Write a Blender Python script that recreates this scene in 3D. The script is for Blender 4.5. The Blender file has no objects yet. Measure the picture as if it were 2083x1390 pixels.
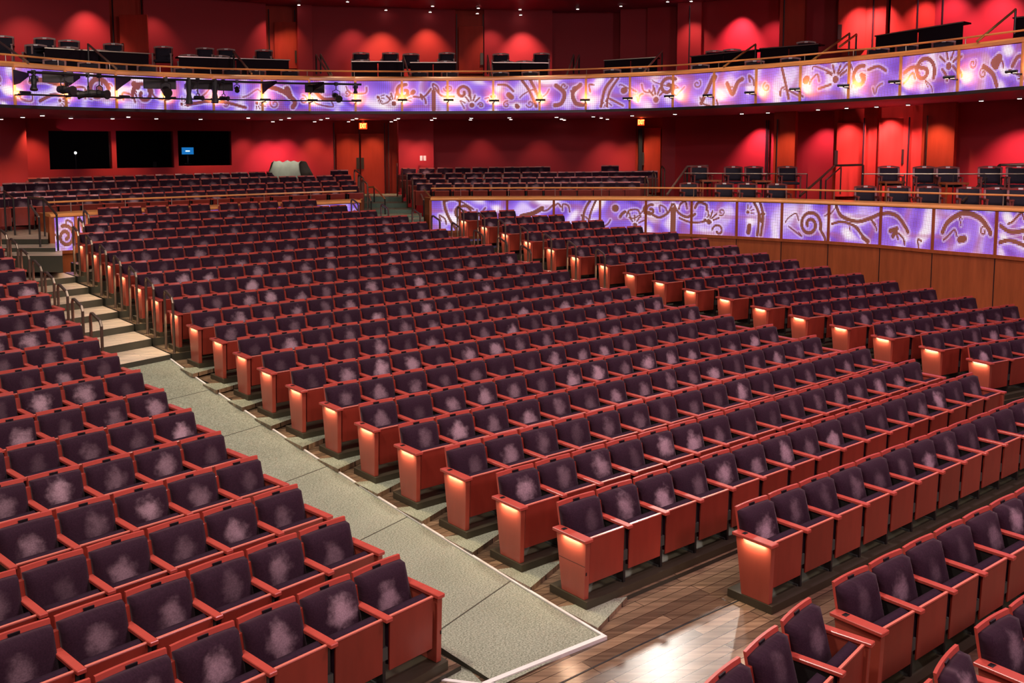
import bpy, bmesh, math, random
import numpy as np
from mathutils import Vector, Matrix
random.seed(7)
C = bpy.context.scene.collection
SC = bpy.context.scene
ZC = 4.315                       # camera height above the floor of the first raked row
F, PIT, ROLL, CY, CX = 1993.94, 0.10312, -0.00175, 504.07, 997.61
# ---------------------------------------------------------------- camera, world, lights, exposure
cam_d = bpy.data.cameras.new('camera'); cam = bpy.data.objects.new('camera', cam_d); C.objects.link(cam)
cam_d.sensor_width = 36; cam_d.lens = 36 * F / 2083
cam_d.shift_x = (1041.5 - CX) / 2083; cam_d.shift_y = (CY - 695) / 2083
cam_d.clip_end = 200
cam.matrix_world = Matrix.Translation((0, 0, ZC)) @ Matrix.Rotation(math.pi / 2 - PIT, 4, 'X') @ Matrix.Rotation(ROLL, 4, 'Z')
SC.camera = cam
SC.view_settings.view_transform = 'Standard'; SC.view_settings.look = 'None'
SC.view_settings.gamma = 1; SC.view_settings.use_curve_mapping = False
SC.view_settings.exposure = 0.0
SC.cycles.use_denoising = True
SC.cycles.max_bounces = 5; SC.cycles.diffuse_bounces = 3; SC.cycles.glossy_bounces = 2
SC.cycles.caustics_reflective = False; SC.cycles.caustics_refractive = False
w = bpy.data.worlds.new('world'); SC.world = w; w.use_nodes = True
w.node_tree.nodes['Background'].inputs[0].default_value = (0.32, 0.10, 0.22, 1)
w.node_tree.nodes['Background'].inputs[1].default_value = 0.07

def lamp(kind, name, loc, energy, color, target=None, size=0.3, size_y=None, angle=60, blend=0.6):
    l = bpy.data.lights.new(name, kind); l.energy = energy * (0.62 if name in ('house_light', 'front_fill') else 1); l.color = color
    if kind == 'AREA':
        l.size = size
        if size_y: l.shape = 'RECTANGLE'; l.size_y = size_y
        else: l.shape = 'DISK'
    else: l.shadow_soft_size = size
    if kind == 'SPOT': l.spot_size = math.radians(angle); l.spot_blend = blend
    o = bpy.data.objects.new(name, l); C.objects.link(o); o.location = loc
    if target is not None:
        o.rotation_euler = (Vector(target) - Vector(loc)).to_track_quat('-Z', 'Y').to_euler()
    return o
WARM = (1.0, 0.90, 0.80)
# house lights hung over the audience (out of view, above the frame)
for (x, y, z, e, tx, ty) in [(-4, 6, 10.5, 900, -3, 10), (2.6, 12.5, 10.5, 800, 1.5, 11), (6, 7, 10.5, 760, 6, 12),
                             (-9, 14, 10.5, 680, -7, 17), (-2, 19, 10.5, 1150, -2, 18), (5, 19, 10.5, 1150, 5, 19),
                             (10, 15, 10.5, 700, 9, 17), (4.6, 25.4, 9.45, 560, 1.5, 22)]:
    lamp('AREA', 'house_light', (x, y, z), e, WARM if x < 4 or y > 25 else (1.0, 0.62, 0.74), (tx, ty, 0), size=1.0)
lamp('AREA', 'front_fill', (1.0, -4.0, 9.5), 900, (1.0, 0.70, 0.68), (2, 16, 1), size=3.0)  # added fill behind the camera, lights the seat fronts

lamp('AREA', 'side_fill', (10.5, 1.0, 9.0), 480, (1, .78, .92), (4.5, 12, 0), size=2.0)  # added fill from front right, brightens the seats on that side
# ---------------------------------------------------------------- calibration helpers (pixel + depth -> place)
def ray(x, y):
    a, b = x - CX, y - CY; cr, sr = math.cos(ROLL), math.sin(ROLL)
    U, V = a * cr + b * sr, -a * sr + b * cr; c, s = math.cos(PIT), math.sin(PIT)
    return (U, F * c - V * s, -F * s - V * c)
def at(x, y, Y):
    r = ray(x, y); k = Y / r[1]; return Vector((r[0] * k, Y, r[2] * k + ZC))
def onz(x, y, z):
    r = ray(x, y); k = (z - ZC) / r[2]; return Vector((r[0] * k, r[1] * k, z))
def lerp(px, tab):
    return float(np.interp(px, [t[0] for t in tab], [t[1] for t in tab]))

# ---------------------------------------------------------------- materials
def newmat(name):
    m = bpy.data.materials.new(name); m.use_nodes = True; nt = m.node_tree
    return m, nt, nt.nodes['Principled BSDF']
def N(nt, typ, **kw):
    n = nt.nodes.new(typ)
    for k, v in kw.items():
        if k in ('operation', 'blend_type', 'data_type', 'noise_dimensions', 'wave_type', 'bands_direction', 'attribute_name', 'feature'): setattr(n, k, v)
        else: n.inputs[k].default_value = v
    return n
def plain(name, col, rough=0.5, metal=0.0, spec=0.5, var=0.0, vscale=4.0, coat=0.0):
    m, nt, b = newmat(name)
    b.inputs['Base Color'].default_value = (*col, 1); b.inputs['Roughness'].default_value = rough
    b.inputs['Metallic'].default_value = metal; b.inputs['Specular IOR Level'].default_value = spec
    b.inputs['Coat Weight'].default_value = coat
    if var:
        tc = N(nt, 'ShaderNodeTexCoord'); nz = N(nt, 'ShaderNodeTexNoise', Scale=vscale, Detail=5.0)
        nt.links.new(tc.outputs['Object'], nz.inputs['Vector'])
        mp = N(nt, 'ShaderNodeMapRange'); mp.inputs[3].default_value = 1 - var; mp.inputs[4].default_value = 1 + var
        nt.links.new(nz.outputs[0], mp.inputs[0])
        mx = N(nt, 'ShaderNodeVectorMath', operation='SCALE'); mx.inputs[0].default_value = col
        nt.links.new(mp.outputs[0], mx.inputs['Scale']); nt.links.new(mx.outputs[0], b.inputs['Base Color'])
    return m
def wood(name, col, rough=0.35, scale=(3, 3, 30), var=0.18, coat=0.15, spec=0.5):
    m, nt, b = newmat(name)
    tc = N(nt, 'ShaderNodeTexCoord'); mp = N(nt, 'ShaderNodeMapping'); mp.inputs['Scale'].default_value = scale
    nz = N(nt, 'ShaderNodeTexNoise', Scale=1.0, Detail=6.0, Roughness=0.6)
    nt.links.new(tc.outputs['Object'], mp.inputs['Vector']); nt.links.new(mp.outputs[0], nz.inputs['Vector'])
    r = N(nt, 'ShaderNodeMapRange'); r.inputs[1].default_value = .25; r.inputs[2].default_value = .75; r.inputs[3].default_value = 1 - var; r.inputs[4].default_value = 1 + var
    nt.links.new(nz.outputs[0], r.inputs[0])
    mx = N(nt, 'ShaderNodeVectorMath', operation='SCALE'); mx.inputs[0].default_value = col
    oi = N(nt, 'ShaderNodeObjectInfo'); om = N(nt, 'ShaderNodeMapRange'); om.inputs[3].default_value = .82; om.inputs[4].default_value = 1.22; nt.links.new(oi.outputs['Random'], om.inputs[0])
    mm = N(nt, 'ShaderNodeMath', operation='MULTIPLY'); nt.links.new(r.outputs[0], mm.inputs[0]); nt.links.new(om.outputs[0], mm.inputs[1])
    nt.links.new(mm.outputs[0] if name == 'cherry_wood' else r.outputs[0], mx.inputs['Scale']); nt.links.new(mx.outputs[0], b.inputs['Base Color'])
    b.inputs['Roughness'].default_value = rough; b.inputs['Coat Weight'].default_value = coat; b.inputs['Specular IOR Level'].default_value = spec
    b.inputs['Coat Roughness'].default_value = 0.25
    return m
def velvet(name, per_object=True):
    m, nt, b = newmat(name); L = nt.links.new
    uv = N(nt, 'ShaderNodeUVMap'); sep = N(nt, 'ShaderNodeSeparateXYZ'); L(uv.outputs[0], sep.inputs[0])
    if per_object:
        oi = N(nt, 'ShaderNodeObjectInfo'); rnd = oi.outputs['Random']
    else:
        at_ = N(nt, 'ShaderNodeAttribute', attribute_name='rnd'); rnd = at_.outputs['Fac']
    def math_(op, a, c=None, d=None):
        n = N(nt, 'ShaderNodeMath', operation=op)
        for i, v in enumerate((a, c, d)):
            if v is None: continue
            if isinstance(v, (int, float)): n.inputs[i].default_value = v
            else: L(v, n.inputs[i])
        return n.outputs[0]
    r2 = math_('FRACT', math_('MULTIPLY', rnd, 17.31)); r3 = math_('FRACT', math_('MULTIPLY', rnd, 91.7)); r4 = math_('FRACT', math_('MULTIPLY', rnd, 213.9))
    cx = math_('MULTIPLY_ADD', r2, 0.22, 0.41); cy = math_('MULTIPLY_ADD', r3, 0.18, 0.50)
    comb = N(nt, 'ShaderNodeCombineXYZ'); L(sep.outputs[0], comb.inputs[0]); L(sep.outputs[1], comb.inputs[1]); L(math_('MULTIPLY', rnd, 50.0), comb.inputs[2])
    nz = N(nt, 'ShaderNodeTexNoise', Scale=4.0, Detail=4.0, Roughness=.6); L(comb.outputs[0], nz.inputs['Vector'])
    wob = math_('MULTIPLY_ADD', nz.outputs[0], 1.3, -0.65)
    dx = math_('DIVIDE', math_('SUBTRACT', sep.outputs[0], cx), math_('MULTIPLY_ADD', r4, 0.13, 0.21)); dy = math_('DIVIDE', math_('SUBTRACT', sep.outputs[1], cy), 0.36)
    dist = math_('ADD', math_('SQRT', math_('ADD', math_('MULTIPLY', dx, dx), math_('MULTIPLY', dy, dy))), wob)
    mr = N(nt, 'ShaderNodeMapRange'); mr.interpolation_type = 'SMOOTHSTEP'; mr.inputs[1].default_value = 0.15; mr.inputs[2].default_value = 1.0; mr.inputs[3].default_value = 1; mr.inputs[4].default_value = 0
    L(dist, mr.inputs[0])
    amt = math_('MULTIPLY_ADD', math_('POWER', r4, 2.0), 0.85 if per_object else 0.55, 0.10)
    nf = N(nt, 'ShaderNodeTexNoise', Scale=38.0, Detail=3.0, Roughness=.7); L(comb.outputs[0], nf.inputs['Vector'])
    fine = math_('MULTIPLY_ADD', nf.outputs[0], 1.5, 0.25)
    fac = math_('MULTIPLY', math_('MULTIPLY', mr.outputs[0], amt), fine)
    base = N(nt, 'ShaderNodeMix', data_type='RGBA'); base.inputs[6].default_value = (0.009, 0.0035, 0.007, 1); base.inputs[7].default_value = (0.048, 0.019, 0.034, 1)
    L(nf.outputs[0], base.inputs[0])
    mx = N(nt, 'ShaderNodeMix', data_type='RGBA'); L(base.outputs[2], mx.inputs[6]); mx.inputs[7].default_value = (0.47, 0.30, 0.345, 1)
    L(fac, mx.inputs[0]); L(mx.outputs[2], b.inputs['Base Color'])
    b.inputs['Roughness'].default_value = 0.95; b.inputs['Specular IOR Level'].default_value = 0.1
    b.inputs['Sheen Weight'].default_value = 0.12; b.inputs['Sheen Roughness'].default_value = 0.4; b.inputs['Sheen Tint'].default_value = (0.75, 0.55, 0.62, 1)
    return m
def emis(name, col, s):
    m, nt, b = newmat(name); b.inputs['Base Color'].default_value = (*col, 1)
    b.inputs['Emission Color'].default_value = (*col, 1); b.inputs['Emission Strength'].default_value = s
    return m
M = {}
M['wood'] = wood('cherry_wood', (0.255, 0.032, 0.019), 0.30, (6, 6, 1.2), 0.20)
M['armwood'] = wood('cherry_armrest_wood', (0.52, 0.078, 0.055), 0.25, (3, 14, 3), 0.12)
M['edge'] = wood('wood_edge_highlight', (0.72, 0.20, 0.14), 0.22, (3, 14, 3), .08, .4)  # paler wood for the panels' top trim, highlight line put into its colour
M['endwood'] = wood('end_panel_wood', (0.34, 0.062, 0.038), 0.30, (9, 5, 1.0), 0.18)
M['velvet'] = velvet('purple_velvet', True)
M['velvet_b'] = velvet('purple_velvet_rows', False)
M['fabric'] = plain('purple_fabric', (0.028, 0.011, 0.022), 0.95, spec=.1, var=.3, vscale=40)
M['plate'] = plain('black_plate', (0.01, 0.008, 0.01), 0.4)
M['standard'] = plain('grey_steel', (0.10, 0.11, 0.10), 0.45, 0.6)
M['dark'] = plain('dark_steel', (0.030, 0.026, 0.024), 0.4, 0.3)
M['plinth'] = plain('bronze_plinth', (0.060, 0.050, 0.030), 0.45, 0.2, var=.15)
M['rail'] = plain('bronze_rail', (0.22, 0.16, 0.12), 0.28, 0.75)
M['wallred'] = plain('red_wall', (0.40, 0.022, 0.030), 0.6, var=.06, vscale=.7, spec=.3)
M['wallwood'] = wood('red_wood_panel', (0.44, 0.040, 0.022), 0.6, (5, 5, .6), 0.16, 0.0, .2)
M['ceil'] = plain('maroon_ceiling', (0.46, 0.10, 0.20), 0.6)
M['upholst'] = plain('charcoal_upholstery', (0.022, 0.018, 0.030), 0.9, var=.25, vscale=20)
M['chairwood'] = wood('chair_wood', (0.22, 0.035, 0.025), 0.35, (4, 4, 8), .15)
M['capwood'] = wood('honey_wood_cap', (0.82, 0.36, 0.12), 0.3, (2, 2, 9), .12, .3)
M['lowerwood'] = wood('brown_wood_panel', (0.38, 0.095, 0.030), 0.4, (7, 7, .8), .25, .1)
M['black'] = plain('black_metal', (0.012, 0.012, 0.014), 0.45)
M['table'] = plain('dark_table', (0.012, 0.006, 0.010), 0.75, spec=.15)
M['silver'] = plain('brushed_rail', (0.50, 0.42, 0.34), 0.3, 0.8)
M['canvas'] = plain('green_grey_canvas', (0.20, 0.22, 0.16), 0.85, var=.35, vscale=3)
M['white'] = plain('white_plastic', (0.8, 0.78, 0.74), 0.4)
M['brass'] = plain('brass_post', (0.62, 0.42, 0.16), 0.28, 0.7)
M['doorplate'] = plain('dark_bronze', (0.07, 0.05, 0.035), 0.35, 0.6)
M['glow'] = emis('warm_lamp_glow', (1, 0.72, 0.42), 4.0)
M['dl'] = emis('downlight_glow', (1, 0.88, 0.8), 14.0)
M['carpet_dark'] = plain('stair_carpet', (0.13, 0.20, 0.15), 0.95, var=.3, vscale=30)
M['glass'] = plain('booth_glass', (0.004, 0.004, 0.005), 0.3, spec=.04)
_g = M['glass'].node_tree.nodes['Principled BSDF']
_g.inputs['Transmission Weight'].default_value = 1.0; _g.inputs['Base Color'].default_value = (.55, .58, .6, 1); _g.inputs['Roughness'].default_value = 0.0; _g.inputs['IOR'].default_value = 1.06; _g.inputs['Specular IOR Level'].default_value = .5
M['booth'] = plain('booth_dark', (0.006, 0.006, 0.007), 0.8)

def carpet():
    m, nt, b = newmat('sage_carpet'); L = nt.links.new
    tc = N(nt, 'ShaderNodeTexCoord'); mp = N(nt, 'ShaderNodeMapping'); mp.inputs['Rotation'].default_value = (0, 0, -0.68); mp.inputs['Scale'].default_value = (60, 105, 1)
    L(tc.outputs['Object'], mp.inputs['Vector'])
    v = N(nt, 'ShaderNodeTexNoise', Scale=1.0, Detail=3.0, Roughness=.65); L(mp.outputs[0], v.inputs['Vector'])
    rp = N(nt, 'ShaderNodeMapRange'); rp.inputs[1].default_value = .40; rp.inputs[2].default_value = .60; L(v.outputs[0], rp.inputs[0])
    mx = N(nt, 'ShaderNodeMix', data_type='RGBA'); mx.inputs[6].default_value = (0.15, 0.165, 0.115, 1); mx.inputs[7].default_value = (0.38, 0.40, 0.30, 1)
    L(rp.outputs[0], mx.inputs[0])
    big = N(nt, 'ShaderNodeTexNoise', Scale=1.1, Detail=2.0); L(tc.outputs['Object'], big.inputs['Vector'])
    r2 = N(nt, 'ShaderNodeMapRange'); r2.inputs[3].default_value = .85; r2.inputs[4].default_value = 1.15; L(big.outputs[0], r2.inputs[0])
    sc = N(nt, 'ShaderNodeVectorMath', operation='SCALE'); L(mx.outputs[2], sc.inputs[0]); L(r2.outputs[0], sc.inputs['Scale'])
    L(sc.outputs[0], b.inputs['Base Color']); b.inputs['Roughness'].default_value = .95; b.inputs['Specular IOR Level'].default_value = .1
    return m
def planks(name, c1, c2, rot, rough, w=.12, ln=1.9):
    m, nt, b = newmat(name); L = nt.links.new
    tc = N(nt, 'ShaderNodeTexCoord'); mp = N(nt, 'ShaderNodeMapping'); mp.inputs['Rotation'].default_value = (0, 0, rot)
    L(tc.outputs['Object'], mp.inputs['Vector'])
    br = N(nt, 'ShaderNodeTexBrick', Scale=1.0); br.inputs['Mortar Size'].default_value = .004; br.inputs['Brick Width'].default_value = ln; br.inputs['Row Height'].default_value = w
    br.inputs['Color1'].default_value = (*c1, 1); br.inputs['Color2'].default_value = (*c2, 1); br.inputs['Mortar'].default_value = (c1[0] * .3, c1[1] * .3, c1[2] * .3, 1)
    br.offset_frequency = 3; br.offset = .37
    L(mp.outputs[0], br.inputs['Vector'])
    mp2 = N(nt, 'ShaderNodeMapping'); mp2.inputs['Rotation'].default_value = (0, 0, rot); mp2.inputs['Scale'].default_value = (1.2, 22, 1); L(tc.outputs['Object'], mp2.inputs['Vector'])
    nz = N(nt, 'ShaderNodeTexNoise', Scale=1.0, Detail=5.0); L(mp2.outputs[0], nz.inputs['Vector'])
    r = N(nt, 'ShaderNodeMapRange'); r.inputs[1].default_value = .3; r.inputs[2].default_value = .7; r.inputs[3].default_value = .65; r.inputs[4].default_value = 1.35; L(nz.outputs[0], r.inputs[0])
    sc = N(nt, 'ShaderNodeVectorMath', operation='SCALE'); L(br.outputs[0], sc.inputs[0]); L(r.outputs[0], sc.inputs['Scale']); L(sc.outputs[0], b.inputs['Base Color'])
    b.inputs['Roughness'].default_value = rough; b.inputs['Coat Weight'].default_value = .25; b.inputs['Coat Roughness'].default_value = .22
    return m
TC, TL, TR = 0.68334, 0.81577, 0.52106
M['carpet'] = carpet()
M['planks'] = planks('brown_floorboards', (0.090, 0.058, 0.036), (0.27, 0.175, 0.105), -TC, .24)
M['stepwood'] = planks('pale_step_boards', (0.58, 0.46, 0.34), (0.70, 0.56, 0.42), -0.75, .35, .09)
M['riser'] = plain('dark_riser', (0.040, 0.038, 0.024), 0.6, var=.2)
M['white_edge'] = plain('white_edging', (0.75, 0.73, 0.68), 0.5)

# LED panel: lit dots over a honey wood board; picture of the dots in a per-dot colour attribute
def led():
    m, nt, b = newmat('led_dots'); L = nt.links.new
    uv = N(nt, 'ShaderNodeUVMap'); fr = N(nt, 'ShaderNodeVectorMath', operation='FRACTION'); L(uv.outputs[0], fr.inputs[0])
    sb = N(nt, 'ShaderNodeVectorMath', operation='SUBTRACT'); sb.inputs[1].default_value = (.5, .5, 0); L(fr.outputs[0], sb.inputs[0])
    ln = N(nt, 'ShaderNodeVectorMath', operation='LENGTH'); L(sb.outputs[0], ln.inputs[0])
    mr = N(nt, 'ShaderNodeMapRange'); mr.inputs[1].default_value = .30; mr.inputs[2].default_value = .46; mr.inputs[3].default_value = 1; mr.inputs[4].default_value = 0.05; L(ln.outputs['Value'], mr.inputs[0])
    a = N(nt, 'ShaderNodeAttribute', attribute_name='dots'); L(a.outputs['Color'], b.inputs['Emission Color'])
    st = N(nt, 'ShaderNodeMath', operation='MULTIPLY'); st.inputs[1].default_value = 2.0; L(mr.outputs[0], st.inputs[0]); L(st.outputs[0], b.inputs['Emission Strength'])
    b.inputs['Base Color'].default_value = (0.40, 0.16, 0.06, 1); b.inputs['Roughness'].default_value = .6
    return m
M['led'] = led()

# ---------------------------------------------------------------- mesh helpers
class MB:
    def __init__(s): s.v = []; s.f = []; s.m = []; s.mats = []; s.uv = {}
    def mi(s, mat):
        if mat not in s.mats: s.mats.append(mat)
        return s.mats.index(mat)
    def add(s, vs, fs, mat):
        k = len(s.v); s.v += [tuple(v) for v in vs]; i = s.mi(mat)
        for f in fs: s.f.append(tuple(k + j for j in f)); s.m.append(i)
        return s
    def box(s, a, b, mat, T=None):
        (x0, y0, z0), (x1, y1, z1) = a, b
        vs = [(x0, y0, z0), (x1, y0, z0), (x1, y1, z0), (x0, y1, z0), (x0, y0, z1), (x1, y0, z1), (x1, y1, z1), (x0, y1, z1)]
        if T: vs = [T @ Vector(v) for v in vs]
        return s.add(vs, [(0, 3, 2, 1), (4, 5, 6, 7), (0, 1, 5, 4), (1, 2, 6, 5), (2, 3, 7, 6), (3, 0, 4, 7)], mat)
    def prism(s, pts, z0, z1, mat, top=None):       # plan polygon, flat or per-vertex heights
        n = len(pts)
        a = [(p[0], p[1], z0 if not isinstance(z0, (list, tuple)) else z0[i]) for i, p in enumerate(pts)]
        b = [(p[0], p[1], z1 if not isinstance(z1, (list, tuple)) else z1[i]) for i, p in enumerate(pts)]
        s.add(a + b, [tuple(range(n - 1, -1, -1))] + [(i, (i + 1) % n, n + (i + 1) % n, n + i) for i in range(n)], mat)
        return s.add(b, [tuple(range(n))], top or mat)
    def side(s, poly, x0, x1, mat):                  # polygon in (y,z) pushed along x
        n = len(poly); a = [(x0, p[0], p[1]) for p in poly]; b = [(x1, p[0], p[1]) for p in poly]
        return s.add(a + b, [tuple(range(n)), tuple(range(2 * n - 1, n - 1, -1))] + [(i, n + i, n + (i + 1) % n, (i + 1) % n) for i in range(n)], mat)
    def tube(s, pts, r, mat, n=8, cap=True):
        pts = [Vector(p) for p in pts]; rings = []; up = None
        for i, p in enumerate(pts):
            d = (pts[min(i + 1, len(pts) - 1)] - pts[max(i - 1, 0)]).normalized()
            if up is None: up = Vector((0, 0, 1)) if abs(d.z) < .9 else Vector((1, 0, 0))
            x = d.cross(up).normalized(); y = x.cross(d).normalized(); up = y
            rr = r[i] if isinstance(r, (list, tuple)) else r
            rings.append([p + (x * math.cos(2 * math.pi * k / n) + y * math.sin(2 * math.pi * k / n)) * rr for k in range(n)])
        vs = [v for g in rings for v in g]; fs = []
        for i in range(len(pts) - 1):
            for k in range(n): fs.append((i * n + k, i * n + (k + 1) % n, (i + 1) * n + (k + 1) % n, (i + 1) * n + k))
        if cap: fs += [tuple(range(n - 1, -1, -1)), tuple((len(pts) - 1) * n + k for k in range(n))]
        return s.add(vs, fs, mat)
    def mesh(s, name, bevel=0, seg=1, smooth=False):
        me = bpy.data.meshes.new(name); me.from_pydata(s.v, [], s.f)
        for m in s.mats: me.materials.append(m)
        me.polygons.foreach_set('material_index', s.m); me.update()
        bm = bmesh.new(); bm.from_mesh(me)
        bmesh.ops.recalc_face_normals(bm, faces=bm.faces)
        if bevel:
            bmesh.ops.bevel(bm, geom=bm.edges[:], offset=bevel, segments=seg, affect='EDGES', profile=.6, clamp_overlap=True)
        if smooth:
            for f in bm.faces: f.smooth = True
        bm.to_mesh(me); bm.free()
        return me
    def obj(s, name, parent=None, **kw): return link(name, s.mesh(name, **kw), parent)
def link(name, me, parent=None):
    o = bpy.data.objects.new(name, me); C.objects.link(o)
    if parent: o.parent = parent
    return o
def empty(name, loc=(0, 0, 0), rz=0):
    o = bpy.data.objects.new(name, None); C.objects.link(o); o.location = loc; o.rotation_euler = (0, 0, rz); o.empty_display_size = .1
    return o
def tag(o, label, cat, group=None, kind=None):
    o['label'] = label; o['category'] = cat
    if group: o['group'] = group
    if kind: o['kind'] = kind
    return o
def struct(o, label=None):
    o['kind'] = 'structure'
    if label: o['label'] = label
    return o
ORD = ['zeroth', 'first', 'second', 'third', 'fourth', 'fifth', 'sixth', 'seventh', 'eighth', 'ninth', 'tenth', 'eleventh', 'twelfth', 'thirteenth', 'fourteenth', 'fifteenth', 'sixteenth', 'seventeenth', 'eighteenth', 'nineteenth', 'twentieth']

# ---------------------------------------------------------------- theatre seat (tipped up), origin on its plinth; stage is -y, row runs along x
def pad(w2, z0, z1, yb0, yb1, th, curve, mat, nx=8, nz=7, puff=.03, name='pad'):
    """rounded upholstered pad: back plane from yb0 (bottom) to yb1 (top), th thick, front towards -y, uv over its front"""
    vs, fs, uvs = [], [], []
    def edge(t): return (1 - abs(2 * t - 1) ** 9)
    for layer in (0, 1):
        for j in range(nz + 1):
            for i in range(nx + 1):
                u, v = i / nx, j / nz; x = (u - .5) * 2 * w2; z = z0 + (z1 - z0) * v; yb = yb0 + (yb1 - yb0) * v
                cv = curve * (1 - (2 * u - 1) ** 2)
                e = min(edge(u), edge(v))
                if layer == 0:
                    k = 1 - .05 * (1 - e)
                    y = yb - th * (.74 + .26 * e) - puff * math.sin(math.pi * min(1, u)) * math.sin(math.pi * v) * .5 + cv
                    x *= k; z = (z - (z0 + z1) / 2) * (1 - .03 * (1 - e)) + (z0 + z1) / 2
                else: y = yb + cv
                vs.append((x, y, z)); uvs.append((u, v))
    n1 = (nx + 1) * (nz + 1)
    def id_(l, i, j): return l * n1 + j * (nx + 1) + i
    for j in range(nz):
        for i in range(nx):
            fs.append((id_(0, i, j), id_(0, i + 1, j), id_(0, i + 1, j + 1), id_(0, i, j + 1)))
            fs.append((id_(1, i, j), id_(1, i, j + 1), id_(1, i + 1, j + 1), id_(1, i + 1, j)))
    for i in range(nx):
        fs.append((id_(0, i, 0), id_(1, i, 0), id_(1, i + 1, 0), id_(0, i + 1, 0))); fs.append((id_(0, i, nz), id_(0, i + 1, nz), id_(1, i + 1, nz), id_(1, i, nz)))
    for j in range(nz):
        fs.append((id_(0, 0, j), id_(0, 0, j + 1), id_(1, 0, j + 1), id_(1, 0, j))); fs.append((id_(0, nx, j), id_(1, nx, j), id_(1, nx, j + 1), id_(0, nx, j + 1)))
    me = bpy.data.meshes.new(name); me.from_pydata(vs, [], fs); me.materials.append(mat)
    ul = me.uv_layers.new(name='UVMap')
    for lp in me.loops: ul.data[lp.index].uv = uvs[lp.vertex_index]
    for p in me.polygons: p.use_smooth = True
    return me
def seat_meshes(hi=True):
    D = {}
    D['back_cushion'] = pad(.254, .34, .785, -.13, -.010, .115, .012, M['velvet'], *((8, 7) if hi else (3, 3)), name='back_cushion')
    D['seat_cushion'] = pad(.222, .15, .588, -.325, -.335, .095, .0, M['fabric'], *((6, 6) if hi else (2, 2)), puff=.0, name='seat_cushion')
    # wooden back shell, slightly curved, its top rail standing above the cushion
    b = MB(); nx = 6 if hi else 3
    for i in range(nx):
        u0, u1 = i / nx, (i + 1) / nx; x0, x1 = (u0 - .5) * .512, (u1 - .5) * .512
        c0, c1 = .014 * (1 - (2 * u0 - 1) ** 2), .014 * (1 - (2 * u1 - 1) ** 2)
        v = []
        for x, c in ((x0, c0), (x1, c1)):
            v += [(x, -.125 + c, .24), (x, -.105 + c, .24), (x, .012 + c, .822), (x, -.012 + c, .822)]
        b.add(v, [(0, 4, 7, 3), (1, 2, 6, 5), (3, 7, 6, 2), (0, 1, 5, 4), (0, 3, 2, 1), (4, 5, 6, 7)], M['armwood'])
    D['back_shell'] = b.mesh('back_shell')
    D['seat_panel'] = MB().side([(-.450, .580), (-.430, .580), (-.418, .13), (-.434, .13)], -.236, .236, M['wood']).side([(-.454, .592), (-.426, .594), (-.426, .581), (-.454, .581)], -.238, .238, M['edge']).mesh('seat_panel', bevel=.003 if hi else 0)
    D['number_plate'] = MB().box((-.042, -.013, .788), (.042, .002, .808), M['plate']).mesh('number_plate')
    arm = [(-.50, .572), (-.50, .606), (-.04, .610), (-.04, .578)]
    D['armrest'] = MB().side(arm, -.316, -.246, M['armwood']).mesh('armrest', bevel=.005 if hi else 0)
    D['armrest_r'] = MB().side(arm, .246, .326, M['armwood']).mesh('armrest', bevel=.005 if hi else 0)
    D['armrest_end'] = MB().side(arm, -.358, -.246, M['armwood']).mesh('armrest', bevel=.005 if hi else 0)
    st = MB().box((-.296, -.42, .0), (-.266, -.05, .574), M['dark']).box((-.312, -.432, .23), (-.250, -.30, .335), M['standard']).box((-.31, -.40, .0), (-.252, -.10, .02), M['standard'])
    D['arm_standard'] = st.mesh('arm_standard')
    D['back_post'] = MB().side([(-.16, .2), (-.11, .2), (-.02, .735), (-.06, .735)], -.312, -.250, M['wood']).mesh('back_post', bevel=.004 if hi else 0)
    ep = [(-.475, .574), (-.06, .574), (-.14, .0), (-.455, .0)]
    D['end_panel'] = MB().side(ep, -.322, -.262, M['endwood']).mesh('end_panel', bevel=.004 if hi else 0)
    D['end_panel_r'] = MB().side(ep, .262, .318, M['endwood']).mesh('end_panel', bevel=.004 if hi else 0)
    D['aisle_light'] = MB().box((-.336, -.41, .566), (-.324, -.16, .573), M['glow']).mesh('aisle_light')
    D['row_plate'] = MB().box((-.325, -.17, .607), (-.268, -.13, .612), M['plate']).mesh('row_plate')
    return D
SM = seat_meshes()
def make_seat(left_end=False, right_end=False, lit=True):
    r = empty('theatre_seat')
    for k in ('back_shell', 'back_cushion', 'seat_panel', 'seat_cushion', 'number_plate'): link(k, SM[k], r)
    if left_end:
        e = link('end_panel', SM['end_panel'], r)
        if lit: link('aisle_light', SM['aisle_light'], e)
        a = link('armrest', SM['armrest_end'], r); link('row_plate', SM['row_plate'], a)
    else:
        link('armrest', SM['armrest'], r); link('arm_standard', SM['arm_standard'], r); link('back_post', SM['back_post'], r)
    if right_end:
        link('end_panel', SM['end_panel_r'], r); link('armrest', SM['armrest_r'], r)
    return r
def copy_tree(o, parent=None):
    c = o.copy(); C.objects.link(c); c.parent = parent
    for ch in o.children: copy_tree(ch, c)
    return c

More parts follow.
